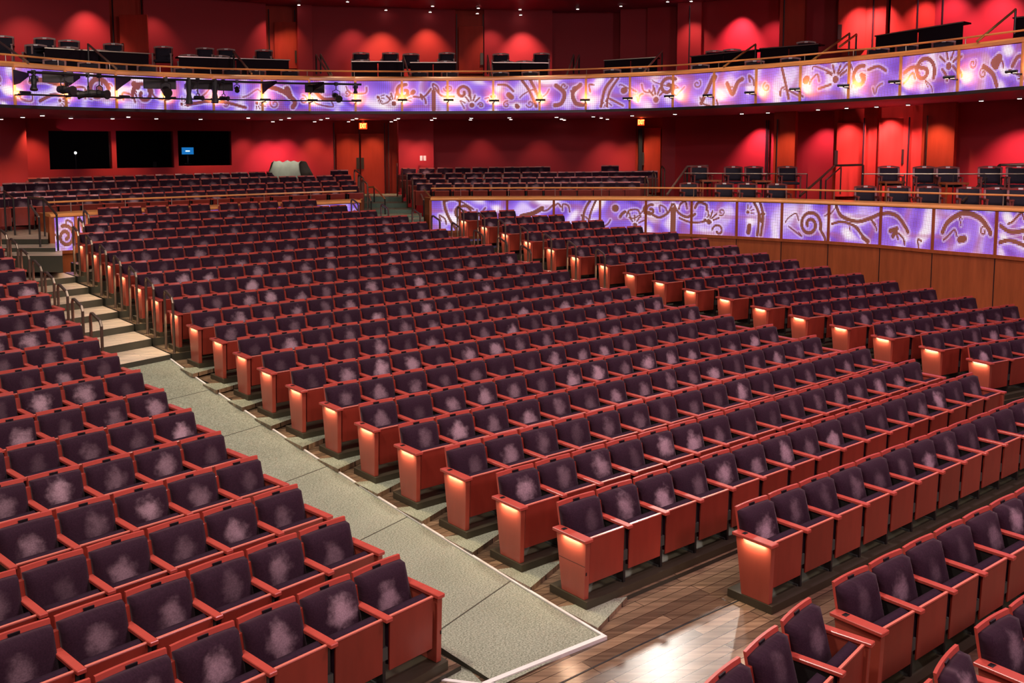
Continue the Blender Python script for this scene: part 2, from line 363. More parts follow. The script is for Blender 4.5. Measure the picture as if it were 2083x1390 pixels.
# ---------------------------------------------------------------- row layout, measured: (row, plinth height, first, last offset along the row, count)
O0 = np.array([2.5271, 9.6793]); DB = .92862; D2 = .90542
def dist(i): return DB * min(i, 11) + D2 * max(i - 11, 0)
BL = {'C': (TC, 0.0), 'L': (TL, .42791), 'R': (TR, 1.38059)}
ROWS = {
'C': [(1, 0.0, -1.406, 6.847, 16), (2, 0.052, -1.414, 6.852, 16), (3, 0.105, -1.405, 6.958, 16), (4, 0.164, -1.411, 6.937, 16), (5, 0.222, -1.394, 6.975, 16), (6, 0.29, -1.375, 6.938, 16), (7, 0.355, -1.39, 7.039, 16), (8, 0.436, -1.376, 7.021, 16), (9, 0.511, -1.33, 7.055, 16), (10, 0.594, -1.306, 7.061, 16), (11, 0.687, -1.323, 7.046, 16), (12, 0.811, -1.302, 7.025, 16), (13, 0.949, -1.301, 7.026, 16), (14, 1.075, -1.29, 7.047, 16), (15, 1.202, -1.274, 7.01, 16), (16, 1.344, -1.251, 6.978, 16), (17, 1.48, -1.241, 6.983, 16), (18, 1.605, -1.241, 6.977, 16), (19, 1.72, -0.852, 6.537, 14), (20, 1.844, -0.458, 6.12, 13), (21, 1.985, 0.02, 5.64, 10)],
'R': [(2, 0.052, 8.726, 11.519, 6), (3, 0.105, 8.717, 12.001, 7), (4, 0.164, 8.578, 12.482, 8), (5, 0.222, 8.52, 12.436, 8), (6, 0.29, 8.39, 12.361, 8), (7, 0.355, 8.252, 12.277, 8), (8, 0.436, 8.131, 12.217, 8), (9, 0.511, 7.985, 12.131, 8), (10, 0.594, 7.871, 12.021, 8), (11, 0.687, 7.739, 11.912, 8), (12, 0.811, 7.627, 11.717, 8), (13, 0.949, 7.399, 11.462, 8), (14, 1.075, 7.26, 11.139, 8), (15, 1.202, 7.115, 10.588, 7), (16, 1.344, 6.956, 9.877, 6), (17, 1.48, 6.818, 9.089, 5), (18, 1.605, 6.646, 7.944, 3)],
'L': [(1, 0.0, -3.661, -6.919, 7), (2, 0.052, -3.519, -6.249, 6), (3, 0.105, -3.387, -6.132, 6), (4, 0.164, -3.245, -6.005, 6), (5, 0.222, -3.121, -5.341, 5), (6, 0.29, -2.962, -5.194, 5), (7, 0.355, -2.823, -5.067, 5), (8, 0.436, -2.669, -4.925, 5), (9, 0.511, -2.545, -4.246, 4), (10, 0.594, -2.405, -4.115, 4), (11, 0.687, -2.246, -3.965, 4), (12, 0.811, -2.135, -3.287, 3), (13, 0.949, -1.985, -3.143, 3), (14, 1.075, -1.829, -2.993, 3), (15, 1.202, -1.677, -2.847, 3), (16, 1.344, -1.535, -2.115, 2), (17, 1.48, -1.39, -1.97, 2), (18, 1.605, -1.245, -1.825, 2), (19, 1.72, -1.1, -1.68, 2)]}
ROW21 = [0.02, 0.59, 1.24, 1.83, 2.42, 3.23, 3.83, 4.42, 5.09, 5.64]
def rowz(i): return float(np.interp(i, [r[0] for r in ROWS['C']], [r[1] for r in ROWS['C']]))
def bp(b, per, s):
    t, bo = BL[b]; p = O0 + np.array([-math.sin(t), math.cos(t)]) * (bo + per) + np.array([math.cos(t), math.sin(t)]) * s
    return (float(p[0]), float(p[1]))
PH = .08                                           # plinth height
seats = []                                          # (block, row, index, x, y, z, rot, left_end, right_end, width factor)
for b, rows in ROWS.items():
    for (i, z, s0, s1, n) in rows:
        ss = ROW21 if (b == 'C' and i == 21) else list(np.linspace(s0, s1, n))
        for k, s in enumerate(ss):
            x, y = bp(b, dist(i), s)
            le = (k == 0 and b != 'L'); re = (k == 0 and b == 'L') or (k == len(ss) - 1 and b == 'C')
            seats.append([b, i, k, x, y, z, BL[b][0], le, re])
FRONT = [('C', 0, 2.447 + .7755 * .207, 9.373 + .6313 * .207, -.045, TC, .5464, 14, True),
         ('P', 0, 3.01, 7.89, -.075, TC - .01, .556, 10, True), ('Q', 0, 3.80, 7.11, -.075, TC - .02, .556, 8, True),
         ('p', 0, 2.36, 7.26, -.075, .852, -.600, 5, False), ('q', 0, 3.18, 6.52, -.075, .86, -.600, 4, False)]
for b, i, x, y, z, t, st, n, le in FRONT:
    for k in range(n):
        seats.append([b, i, k, x + math.cos(t) * st * k, y + math.sin(t) * st * k, z, t, le and k == 0, (not le and k == 0) or (b == 'C' and k == n - 1)])
BN = {'C': 'centre block', 'L': 'left block', 'R': 'right block', 'P': 'pit row beyond the small gap', 'Q': 'front pit row beyond the gap',
      'p': 'pit row before the small gap', 'q': 'front pit row before the gap'}
def seat_label(s):
    b, i, k = s[0], s[1], s[2]; kind = 'end seat with side panel' if (s[7] or s[8]) else 'velvet seat'
    if b in 'CLR':
        r = i + 1 if b == 'C' else (i if b == 'L' else i - 1)
        row = 'front row' if r == 1 else (ORD[r] + ' row' if r <= 20 else 'row %d' % r)
        nm = {'C': 'centre block', 'L': 'left block', 'R': 'right block'}[b]
        if k == 0: return 'Worn purple %s on the aisle, %s, %s' % (kind, row, nm)
        if s[8]: return 'Worn purple end seat on the far aisle, %s, %s' % (row, nm)
        return 'Worn purple velvet seat, %s in from the aisle, %s, %s' % (ORD[k + 1], row, nm)
    nm = {'P': 'second pit row, right of its gap', 'Q': 'front pit row, right of its gap', 'p': 'second pit row, left of its gap', 'q': 'front pit row, left of its gap'}[b]
    return 'Faded purple seat, %s from the gap, %s' % (ORD[k + 1], nm)
def px_of(x, y, z):
    c, s = math.cos(PIT), math.sin(PIT); zz = z - ZC
    fw = y * c - zz * s; up = y * s + zz * c
    return (CX + F * x / fw, CY - F * up / fw, fw) if fw > .1 else (1e5, 1e5, 0)
seats = [s for s in seats if (lambda p: -60 < p[0] < 2160 and p[1] < 1560)(px_of(s[3], s[4], s[5] + .7))]
seats.sort(key=lambda s: s[3] ** 2 + s[4] ** 2 + (ZC - s[5]) ** 2)
near, far = seats[:300], seats[300:]
protos = {}
for s in near:
    key = (s[7], s[8], s[0] in 'PQ')
    if key not in protos:
        protos[key] = make_seat(s[7], s[8], s[0] not in 'PQ'); o = protos[key]; first = True
    else: o = copy_tree(protos[key])
    o.location = (s[3], s[4], s[5]); o.rotation_euler = (0, 0, s[6])
    s.append(o)
    tag(o, seat_label(s), 'seat', 'theatre seats in the ' + ('orchestra blocks' if s[0] in 'CLR' else 'pit rows'))

for s in near:
    o = s[9]
    if (s[0], s[1], s[2]) in (('C', 1, 0), ('L', 1, 0)):
        xo = -.3225 if s[0] == 'C' else .3185
        MB().box((min(xo, xo + .001), -.462, .330), (max(xo, xo + .001), -.095, .334), M['plate']).obj('panel_joint', o); MB().box((xo + (.01 if s[0] == 'C' else -.02), -.4705, .245), (xo + (.02 if s[0] == 'C' else -.01), -.462, .275), M['plate']).obj('key_plate', o)

# ---- farther seats: one object
SMF = seat_meshes(False)
def far_object(items, name, label, group=None):
    """items: (x,y,z,rot,left_end,right_end,widthscale)"""
    V, Fc, MI, UV, RN = [], [], [], [], []; mats = []; off = 0
    cache = {}
    def arr(k):
        if k in cache: return cache[k]
        me = SMF[k]; v = np.array([tuple(q.co) for q in me.vertices]); f = [tuple(p.vertices) for p in me.polygons]
        ml = [me.materials[p.material_index] for p in me.polygons]
        uv = me.uv_layers[0].data if me.uv_layers else None
        u = [[tuple(uv[l].uv) for l in p.loop_indices] for p in me.polygons] if uv else [[(-3, -3)] * len(p.vertices) for p in me.polygons]
        cache[k] = (v, f, ml, u); return cache[k]
    for (x, y, z, rot, le, re, ws) in items:
        ks = ['back_shell', 'back_cushion', 'seat_panel', 'seat_cushion', 'number_plate'] + (['end_panel', 'aisle_light', 'armrest_end'] if le else ['armrest', 'arm_standard', 'back_post']) + (['end_panel_r', 'armrest_r'] if re else [])
        c, s_ = math.cos(rot), math.sin(rot); r = random.random()
        for k in ks:
            v, f, ml, u = arr(k)
            X = v[:, 0] * ws; w_ = np.stack([x + X * c - v[:, 1] * s_, y + X * s_ + v[:, 1] * c, z + v[:, 2]], 1)
            V.append(w_)
            for ff, mm, uu in zip(f, ml, u):
                if mm.name == 'purple_velvet': mm = M['velvet_b']
                if mm not in mats: mats.append(mm)
                Fc.append(tuple(i + off for i in ff)); MI.append(mats.index(mm)); UV += uu; RN.append(r)
            off += len(v)
    me = bpy.data.meshes.new(name); me.from_pydata(np.concatenate(V).tolist(), [], Fc)
    for m in mats: me.materials.append(m)
    me.polygons.foreach_set('material_index', MI)
    ul = me.uv_layers.new(name='UVMap'); ul.data.foreach_set('uv', [c for p in UV for c in p])
    a = me.attributes.new('rnd', 'FLOAT', 'FACE'); a.data.foreach_set('value', RN)
    o = link(name, me); tag(o, label, 'seats', group, 'stuff'); return o

# ---------------------------------------------------------------- seats of the raised rear tier (parterre), measured row by row
PAR = []
def par_row(p0, p1, Y0, Y1, n, skip=()):
    a, b_ = at(p0[0], p0[1], Y0), at(p1[0], p1[1], Y1)
    rot = math.atan2(b_.y - a.y, b_.x - a.x); ws = (b_ - a).length / (n - 1) / .56
    for k in range(n):
        if k in skip: continue
        t = k / (n - 1)
        # image spacing is even to the eye: place along the row so that it is
        x = p0[0] + (p1[0] - p0[0]) * (t + .035 * math.sin(math.pi * t)); lo, hi = 0, 1
        for _ in range(30):
            m_ = (lo + hi) / 2; q = a.lerp(b_, m_)
            if px_of(*q)[0] < x: lo = m_
            else: hi = m_
        q = a.lerp(b_, lo)
        PAR.append((q.x, q.y, q.z - .79, rot, k == 0 and p0[0] > 400, False, min(1.18, max(.86, ws))))
par_row((-8, 405.5), (710.6, 378.8), 24.6, 30.6, 18)
par_row((-18, 394), (704, 368), 25.5, 31.5, 19)
par_row((28, 374.5), (697, 357.5), 26.6, 32.4, 17)
par_row((78, 363.5), (558, 350.5), 28.0, 32.6, 13)
par_row((690, 347.5), (732, 346.5), 33.4, 33.6, 2, (1,))
par_row((864, 374.6), (1286, 371.5), 31.6, 31.0, 13)
par_row((852, 364.3), (1302, 360.5), 32.5, 31.9, 14)
par_row((842, 354), (1321, 349.5), 33.4, 32.8, 14)
par_row((831, 343.5), (1104, 340), 34.3, 33.9, 9)
par_row((1241, 338), (1281, 337.5), 33.6, 33.5, 2, (1,))
for b0 in ('far',):
    items = [(s[3], s[4], s[5], s[6], s[7], s[8], 1.0) for s in far] + PAR
for s in seats:                                      # the step light under the armrest of each lit end seat
    if s[7] and s[0] not in 'PQ':
        T = Matrix.Translation((s[3], s[4], s[5])) @ Matrix.Rotation(s[6], 4, 'Z')
        p = T @ Vector((-.342, -.29, .560)); q = T @ Vector((-.30, -.29, .0))
        o = lamp('AREA', 'step_light', p, 2.6 if s[1] < 12 else 5.5, (1, .76, .50), q, size=.02, size_y=.24)
        o.matrix_world = T @ Matrix.Translation((-.345, -.29, .562)) @ Matrix.Rotation(math.radians(-14 if s[1] < 12 else 8), 4, 'Y')
far_object(items, 'distant_seats', 'rows of purple theatre seats receding to the rear of the hall', 'distant rows of theatre seats')

# ---------------------------------------------------------------- plinths under the rows
def plinth(b, i, z, sa, sb, per, label):
    o = MB().prism([bp(b, per - .50, sa), bp(b, per - .50, sb), bp(b, per + .02, sb), bp(b, per + .02, sa)], z - PH - .02, z, M['plinth']).obj('row_plinth', bevel=.006)
    tag(o, label, 'plinth', 'metal plinths under the seat rows')
for b, rows in ROWS.items():
    for (i, z, s0, s1, n) in rows:
        if b == 'C': sa, sb = s0 - .335, s1 + .34
        elif b == 'R': sa, sb = s0 - .36, s1 + .5
        else: sa, sb = s1 - 1.5, s0 + .36
        if b == 'L' and i > 13: sa = s1 - .8
        r = i + 1 if b == 'C' else (i if b == 'L' else i - 1)
        plinth(b, i, z, sa, sb, dist(i), 'dark bronze plinth carrying the %s row of seats in the %s' % (ORD[r] if r <= 20 else 'last' if r == 22 else 'last but one', BN[b]))
def plinth2(x, y, z, t, a0, a1, label):
    u = np.array([math.cos(t), math.sin(t)]); n = np.array([-u[1], u[0]]); P = np.array([x, y])
    q = [P + u * a0 - n * .50, P + u * a1 - n * .50, P + u * a1 + n * .02, P + u * a0 + n * .02]
    tag(MB().prism([tuple(v) for v in q], z - PH - .02, z, M['plinth']).obj('row_plinth', bevel=.006), label, 'plinth', 'metal plinths under the seat rows')
plinth2(FRONT[0][2], FRONT[0][3], -.045, TC, -.33, 7.5, 'dark bronze plinth carrying the front row of seats in the centre block')
plinth2(3.01, 7.89, -.075, TC - .01, -.33, 5.8, 'dark plinth carrying the second pit row, right of its gap')
plinth2(3.80, 7.11, -.075, TC - .02, -.33, 4.8, 'dark plinth carrying the front pit row, right of its gap')
plinth2(2.36, 7.26, -.075, .852, -2.8, .33, 'dark plinth carrying the second pit row, left of its gap')
plinth2(3.18, 6.52, -.075, .86, -2.2, .33, 'dark plinth carrying the front pit row, left of its gap')
# ---------------------------------------------------------------- floors
FZ = -.045 - PH
fl = MB()
fl.prism([(-14, -3), (26, -3), bp('C', 13, 17), bp('C', .45, 17), bp('C', .45, -8), (-14, 4)], FZ - .3, FZ, M['riser'], M['planks'])
for b, rows in ROWS.items():
    for (i, z, s0, s1, n) in rows:
        a, c = dist(i) - .53, dist(i) + .41
        if b == 'C': sa, sb = s0 - .48, s1 + .50
        elif b == 'R': sa, sb = s0 - .5, s1 + 3.5
        else: sa, sb = -9 - i * .3, s0 + .48
        fl.prism([bp(b, a, sa), bp(b, a, sb), bp(b, c, sb), bp(b, c, sa)], z - PH - .6, z - PH, M['riser'], M['planks'] if b == 'C' and i < 12 else M['planks'])
struct(fl.obj('floor'), 'brown wooden boarded floor under the seating')
def lend(i): r = [q for q in ROWS['L'] if q[0] == max(1, min(19, i))][0]; return r[2] + .50
def rbeg(i): r = [q for q in ROWS['R'] if q[0] == max(2, min(18, i))][0]; return r[2] - .52
cp = MB(); st = MB(); tr = MB()
def cz(p):                                           # ramp height at perpendicular distance p
    return float(np.interp(p, [dist(j) for j in range(1, 13)], [rowz(j) for j in range(1, 13)])) - PH + .004 if p > dist(1) else float(np.interp(p, [0, dist(1)], [FZ + .006, rowz(1) - PH + .004]))
edges = [0.03] + [dist(j) - .53 for j in range(1, 12)] + [dist(12) - .60]
cside = lambda p: bp('C', p, -1.92 + .008 * p); 
def lside(p):
    s = float(np.interp(p, [dist(j) for j in range(1, 20)], [lend(j) for j in range(1, 20)])); return bp('L', p - .43, s)
for k in range(len(edges) - 1):
    a, c = edges[k], edges[k + 1]; A, B_ = cside(a), cside(c)
    if k == 0: L0, L1 = bp('C', .10, -3.28), lside(c)
    else: L0, L1 = lside(a), lside(c)
    za, zc_ = cz(a), cz(c); g = .012
    cp.prism([L0, A, B_, L1], [za - .3, za - .3, zc_ - .3, zc_ - .3], [za, za, zc_, zc_], M['riser'], M['carpet'])
    if k % 2 == 0 and k: tr.prism([L0, A, (A[0] + g * -.6, A[1] + g), (L0[0] + g * -.6, L0[1] + g)], [za - .01] * 4, [za + .003] * 4, M['riser'])
    # white edging strip along both sides
    for (P0, P1) in ((A, B_),) + (((L0, L1),) if k == 0 else ()):
        d = Vector((P1[0] - P0[0], P1[1] - P0[1], 0)).normalized(); nn = Vector((d.y, -d.x, 0)) * .014
        tr.prism([(P0[0] - nn.x, P0[1] - nn.y), (P0[0] + nn.x, P0[1] + nn.y), (P1[0] + nn.x, P1[1] + nn.y), (P1[0] - nn.x, P1[1] - nn.y)], [za - .02, za - .02, zc_ - .02, zc_ - .02], [za + .016, za + .016, zc_ + .016, zc_ + .016], M['white_edge'])
# carpet slips running between the ends of the first rows
for j in range(1, 12):
    a, c = dist(j) - .53, dist(j) + .02; z = rowz(j) - PH
    for nm, s_in in (('C', .42),):
        cp.prism([bp('C', a - .28, -1.90), bp('C', a - .02, -1.90 + s_in + .25), bp('C', c - .55, -1.90 + .62), bp('C', a + .25, -1.90)], z - .06, z + .004, M['planks'], M['carpet'])
A, B_ = cside(.03), bp('C', .10, -3.28)
d = Vector((B_[0] - A[0], B_[1] - A[1], 0)).normalized(); nn = Vector((-d.y, d.x, 0)) * .05
tr.prism([A, (A[0] + nn.x, A[1] + nn.y), (B_[0] + nn.x, B_[1] + nn.y), B_], FZ - .01, FZ + .034, M['white_edge'])
T3 = [onz(897, 1306, FZ), onz(856, 1378, FZ), onz(985, 1394, FZ)]
cp.prism([(p.x, p.y) for p in T3], FZ - .02, FZ + .004, M['riser'], M['carpet'])
E0, E1 = onz(856, 1376, FZ), onz(980, 1392, FZ); tr.prism([(E0.x, E0.y), (E1.x, E1.y), (E1.x, E1.y - .04), (E0.x, E0.y - .04)], FZ - .01, FZ + .01, M['white_edge'])
SM_ = [onz(x, y, FZ) for x, y in ((1010, 1452), (1145, 1390), (1302, 1314), (1383, 1277), (1497, 1226), (1560, 1200))]
for p, q in zip(SM_, SM_[1:]): tr.prism([(p.x, p.y), (q.x, q.y), (q.x - .008, q.y + .014), (p.x - .008, p.y + .014)], FZ - .01, FZ + .003, M['black'])
struct(cp.obj('floor_aisle_carpet'), 'sage green patterned carpet ramp down the aisle'); struct(tr.obj('trim_1'), 'thin white edging strips of the aisle carpet')
# wooden steps of the aisle between left and centre blocks (rows 12 and up) and of the aisle on the other side
for i in range(12, 22):
    a, c = dist(i) - .60, dist(i + 1) - .60; z = rowz(i) - PH + .01
    st.prism([lside(a), cside(a), cside(c), lside(c)], z - .7, z, M['riser'], M['stepwood'])
for i in range(2, 19):
    a, c = dist(i) - .60, dist(i + 1) - .60; z = rowz(i) - PH + .008
    def rs(p): return bp('R', p + .2, float(np.interp(p, [dist(j) for j in range(2, 19)], [rbeg(j) for j in range(2, 19)])))
    st.prism([bp('C', a, 7.42), rs(a), rs(c), bp('C', c, 7.42)], z - .7, z, M['riser'], M['carpet'] if i < 12 else M['stepwood'])
struct(st.obj('floor_aisle_steps'), 'pale wooden aisle steps with dark risers')

# ---------------------------------------------------------------- the two curved LED fascias (parterre front and balcony front)
LT = [(80, -1.72), (740, -1.70), (870, -1.66), (1300, -1.60), (1700, -1.55), (2083, -1.50), (2400, -1.44)]   # height of the top of the dots below eye level
LTOP = [(60, 446.5), (101.5, 443.8), (153, 441), (197, 438.3), (734, 413.7), (875.8, 408.9), (935.2, 408.3), (1126.7, 408), (1314.2, 408.7), (1407.3, 410), (1499.7, 411), (1591.7, 413.5), (1687.4, 417), (1793.2, 421), (1900.4, 425.4), (2029, 430.4), (2160, 436), (2300, 443)]
LBOT = [(60, 514), (120, 510), (740, 482), (880, 469), (1126, 469.5), (1312.5, 472.4), (1406.8, 476), (1499.7, 480.5), (1591.7, 485.6), (1687.4, 490.6), (1793, 498), (1900, 508.2), (2029, 518.4), (2160, 531), (2300, 546)]
UB = [(-60, 1.0), (0, 1.0), (1000, 1.09), (1628, 1.2), (2083, 1.33), (2300, 1.38)]
UTOP = [(-60, 131), (0, 134.4), (235, 153), (437, 161), (700, 165.3), (1002, 165), (1191, 160.5), (1383, 152.9), (1628, 134.4), (1830, 116), (2075, 88), (2300, 56)]
UBOT = [(-60, 208), (0, 213), (336, 223.5), (700, 226.8), (1002, 225.8), (1191, 223.5), (1383, 218.4), (1719, 201.6), (1937, 188), (2083, 175), (2300, 155)]
def smooth(tab, x):
    d = 60; return (lerp(x - d, tab) + 2 * lerp(x, tab) + lerp(x + d, tab)) / 4
def low_pt(px): return onz(px, lerp(px, LTOP) if px < 1000 else smooth(LTOP, px), ZC + lerp(px, LT))
def up_pt(px): return onz(px, smooth(UBOT, px), ZC + smooth(UB, px))
def up_top(px): p = up_pt(px); return at(px, smooth(UTOP, px), p.y).z
def low_bot(px): p = low_pt(px); return at(px, lerp(px, LBOT), p.y).z

# ---- picture on the dots, drawn as strokes in the coordinates (x across, 0..1 up) of each band
def dist_poly(P, pts):
    d = np.full(P.shape[:-1], 1e9)
    for a, b in zip(pts[:-1], pts[1:]):
        a, b = np.array(a, float), np.array(b, float); ab = b - a; t = np.clip(((P - a) @ ab) / max(1e-9, ab @ ab), 0, 1)
        d = np.minimum(d, np.linalg.norm(P - (a + t[..., None] * ab), axis=-1))
    return d
def spiral(cx, cy, r, turns=1.4, a0=0, sgn=1, n=36):
    return [(cx + r * (1 - .78 * k / n) * math.cos(a0 + sgn * 2 * math.pi * turns * k / n), cy + r * (1 - .78 * k / n) * math.sin(a0 + sgn * 2 * math.pi * turns * k / n)) for k in range(n + 1)]
def curve(p, n=16):                                   # catmull-rom through points
    p = [p[0]] + list(p) + [p[-1]]; out = []
    for i in range(1, len(p) - 2):
        for k in range(n):
            t = k / n; a, b, c, d = [np.array(q, float) for q in p[i - 1:i + 3]]
            out.append(tuple(.5 * ((2 * b) + (-a + c) * t + (2 * a - 5 * b + 4 * c - d) * t * t + (-a + 3 * b - 3 * c + d) * t ** 3)))
    return out + [tuple(p[-1])]
H = 62.0                                              # strokes use pixels of the photograph across and 62 per band height
def petals(cx, cy, s=1.0, a0=.5, a1=2.2):
    return [([(cx + 9 * s * math.cos(a), cy + 9 * s * math.sin(a)), (cx + 21 * s * math.cos(a), cy + 19 * s * math.sin(a))], 2.0 * s) for a in np.linspace(a0, a1, 4)] + [([(cx, cy), (cx + .1, cy)], 6.0 * s)]
LOW = [(spiral(132, 26, 21, 1.5, 1.9, -1), 4.6), (curve([(160, 62), (166, 40), (172, 24)]), 3), ([(150, 0), (158, 8), (176, 12)], 2.5),
 (curve([(903, 62), (906, 44), (916, 22), (930, 2)]), 4.2), (spiral(940, 36, 17, 1.2, .4, 1), 3.6), (curve([(905, 60), (925, 64), (950, 52), (962, 44)]), 2), (curve([(1060, 30), (1085, 36), (1104, 46)]), 6),
 (curve([(1202, 62), (1190, 40), (1184, 0)]), 3.4), (curve([(1214, 62), (1203, 36), (1196, 0)]), 3.0), ([(1251, 47), (1252, 47)], 9), (curve([(1262, 30), (1266, 36), (1272, 40)]), 4),
 (spiral(1322, 43, 12, 1.1, 1.2, 1), 3.6), (curve([(1318, 40), (1340, 30), (1360, 40), (1368, 56)]), 3.2), (curve([(1372, 56), (1382, 40), (1400, 32), (1412, 38)]), 3.2), (curve([(1370, 0), (1371, 20), (1371, 46)]), 7)] + petals(1294, 14) + \
[(curve([(1412, 50), (1420, 60), (1436, 56), (1438, 46)]), 3.2)] + petals(1443, 24, 1.1, .4, 1.7) + [(curve([(1384, 30), (1410, 22), (1440, 26)]), 2.4), (spiral(1463, 8, 13, .9, 3.0, -1), 2.6),
 (curve([(1534, 62), (1545, 40), (1543, 4)]), 3.6), (curve([(1547, 62), (1554, 38), (1550, 4)]), 3.4), ([(1523, 8), (1525, 20)], 6),
 (spiral(1650, 27, 24, 1.6, -.3, 1), 4.0), (curve([(1672, 20), (1682, 6), (1684, 0)]), 3.4),
 (curve([(1700, 60), (1712, 44), (1745, 36), (1772, 42), (1800, 52), (1826, 48), (1846, 30), (1850, 24)]), 4.2), (curve([(1692, 30), (1712, 34), (1740, 28), (1768, 4)]), 3), ([(1812, 24), (1826, 28), (1818, 16)], 5), ([(1760, 10), (1770, 4)], 5),
 (curve([(1918, 28), (1930, 44), (1962, 58), (1995, 52), (2016, 36), (2020, 30)]), 5), ([(1956, 18), (1966, 20)], 7), (curve([(2034, 42), (2060, 34), (2100, 40)]), 4), (curve([(2034, 18), (2060, 22), (2110, 12)]), 4),
 (curve([(560, 0), (600, 30), (640, 50), (700, 40), (720, 10)]), 4)]
UPP = [(spiral(200, 32, 24, 1.1, .2, 1), 6), (curve([(62, 40), (90, 44), (130, 36)]), 5), (curve([(80, 8), (110, 20), (140, 16)]), 4), (spiral(292, 28, 24, 1.1, 3.4, -1), 5), ([(273, 46), (280, 42)], 8), (curve([(380, 10), (440, 18), (500, 6)]), 4),
 (curve([(540, 50), (575, 40), (600, 20), (596, 8)]), 6), (curve([(640, 40), (660, 24), (690, 28)]), 5), ([(585, 44), (590, 30)], 8),
 (spiral(822, 40, 15, 1.0, 1.4, 1), 4.2), ([(838, 38), (840, 40)], 6)] + petals(803, 16, 1.1, .9, 2.3) + [(curve([(840, 30), (862, 30), (878, 46)]), 2.6), (curve([(886, 48), (900, 32), (922, 30)]), 2.6), (curve([(883, 4), (883, 40)]), 6),
 (spiral(940, 38, 16, 1.1, -.4, 1), 4.0)] + petals(960, 12, 1.1, .8, 2.2) + [(curve([(1012, 54), (1030, 52), (1044, 40)]), 3), ([(1034, 33), (1040, 28)], 7), ([(1051, 10), (1053, 8)], 6),
 (curve([(1062, 62), (1078, 40), (1093, 8)]), 4), (curve([(1080, 62), (1092, 40), (1100, 20)]), 4), (curve([(1130, 50), (1148, 34), (1142, 14), (1128, 10)]), 5.5), (curve([(1182, 50), (1166, 34), (1172, 14), (1188, 10)]), 5.5),
 (curve([(1246, 60), (1230, 40), (1222, 6)]), 4), (curve([(1258, 60), (1240, 34), (1234, 6)]), 3), ([(1270, 36), (1272, 37)], 8), (spiral(1360, 40, 18, 1.1, .9, 1), 4.4)] + petals(1335, 16, 1.2, .8, 2.2) + \
[(curve([(1452, 54), (1440, 30), (1428, 6)]), 5), (curve([(1478, 40), (1490, 20), (1500, 40), (1510, 46)]), 5), (curve([(1590, 60), (1598, 34), (1606, 6)]), 3.6), ([(1636, 36), (1638, 38)], 9), (curve([(1665, 20), (1690, 26)]), 3)] + petals(1700, 34, 1.3, .6, 2.4) + \
[(spiral(1748, 34, 20, 1.0, 1.2, 1), 4.8), (curve([(1765, 46), (1785, 50), (1802, 42)]), 3.4), (spiral(1878, 36, 24, 1.2, -.5, 1), 4.6), (curve([(1835, 36), (1855, 44), (1880, 40)]), 4)] + petals(1930, 40, 1.2, .6, 2.4) + \
[([(2022, 38), (2032, 44), (2026, 34)], 9), (curve([(2000, 34), (2020, 22), (2030, 4)]), 5), (curve([(2060, 30), (2074, 44), (2100, 30)]), 4)]
def flourishes(x0, x1, step, seed):
    r = random.Random(seed); out = []
    x = x0
    while x < x1:
        k = r.random(); y = r.uniform(10, 50); a = r.uniform(0, 6.28); L = r.uniform(16, 34)
        if k < .55:
            out.append((curve([(x, y), (x + L * .4 * math.cos(a), y + 12 * math.sin(a)), (x + L * math.cos(a * .6), y + 16 * math.sin(a + 1)), (x + L * 1.3 * math.cos(a * .6), y + 10 * math.sin(a + 2))], 8), r.uniform(1.4, 2.6)))
        elif k < .8: out.append((spiral(x, y, r.uniform(6, 10), 1.1, a, r.choice((-1, 1)), 20), 1.6))
        else: out += petals(x, y, .7, a, a + 1.8)
        x += step * r.uniform(.7, 1.3)
    return out
LOW += flourishes(105, 2200, 42, 3); UPP += flourishes(0, 2200, 30, 5)
def band_colors(px, v, strokes, warm):
    P = np.stack([px, v * H], -1)
    X, Y = px / 62.0, v
    w1 = np.sin(2.1 * X + 1.3 * np.sin(1.7 * X + 3 * Y)); w2 = np.sin(5.2 * X - 2.2 * Y + 2.0 * np.sin(2.3 * X)); w3 = np.sin(9 * Y + 4 * np.sin(1.1 * X + Y) + 2 * w1)
    t = np.clip(.46 + .34 * w3 * (0.6 + .4 * w1) + .26 * w2, 0, 1)
    lo, hi = np.array([.022, .020, .50]), np.array([.86, .80, 1.0]); mid = np.array([.17, .12, .82])
    c = np.where((t < .5)[..., None], lo + (mid - lo) * (t * 2)[..., None], mid + (hi - mid) * ((t - .5) * 2)[..., None])
    sh = np.clip((np.sin(3.3 * X + 5 * Y + 2.2 * np.sin(4.1 * Y - 1.9 * X)) - .55) * 2.2, 0, 1) * .62
    c = c * (1 - sh)[..., None] + np.array([.20, .05, .20]) * sh[..., None]
    off = np.zeros(px.shape)
    for pts, wd in strokes:
        x0, x1 = min(p[0] for p in pts) - 14, max(p[0] for p in pts) + 14
        m = (px > x0) & (px < x1)
        if not m.any(): continue
        d = dist_poly(P[m], pts)
        wd = wd * .78
        off[m] = np.maximum(off[m], np.clip((wd + .5 - d) / 1.2, 0, 1))
        halo = np.clip(1 - np.abs(d - wd - 1.8) / 2.2, 0, 1) * (d > wd)
        c[m] = c[m] + (hi - c[m]) * halo[:, None] * .40
    dim = np.array([.085, .018, .05]) if warm else np.array([.02, .005, .02])
    return c * (1 - off)[..., None] + dim * off[..., None]
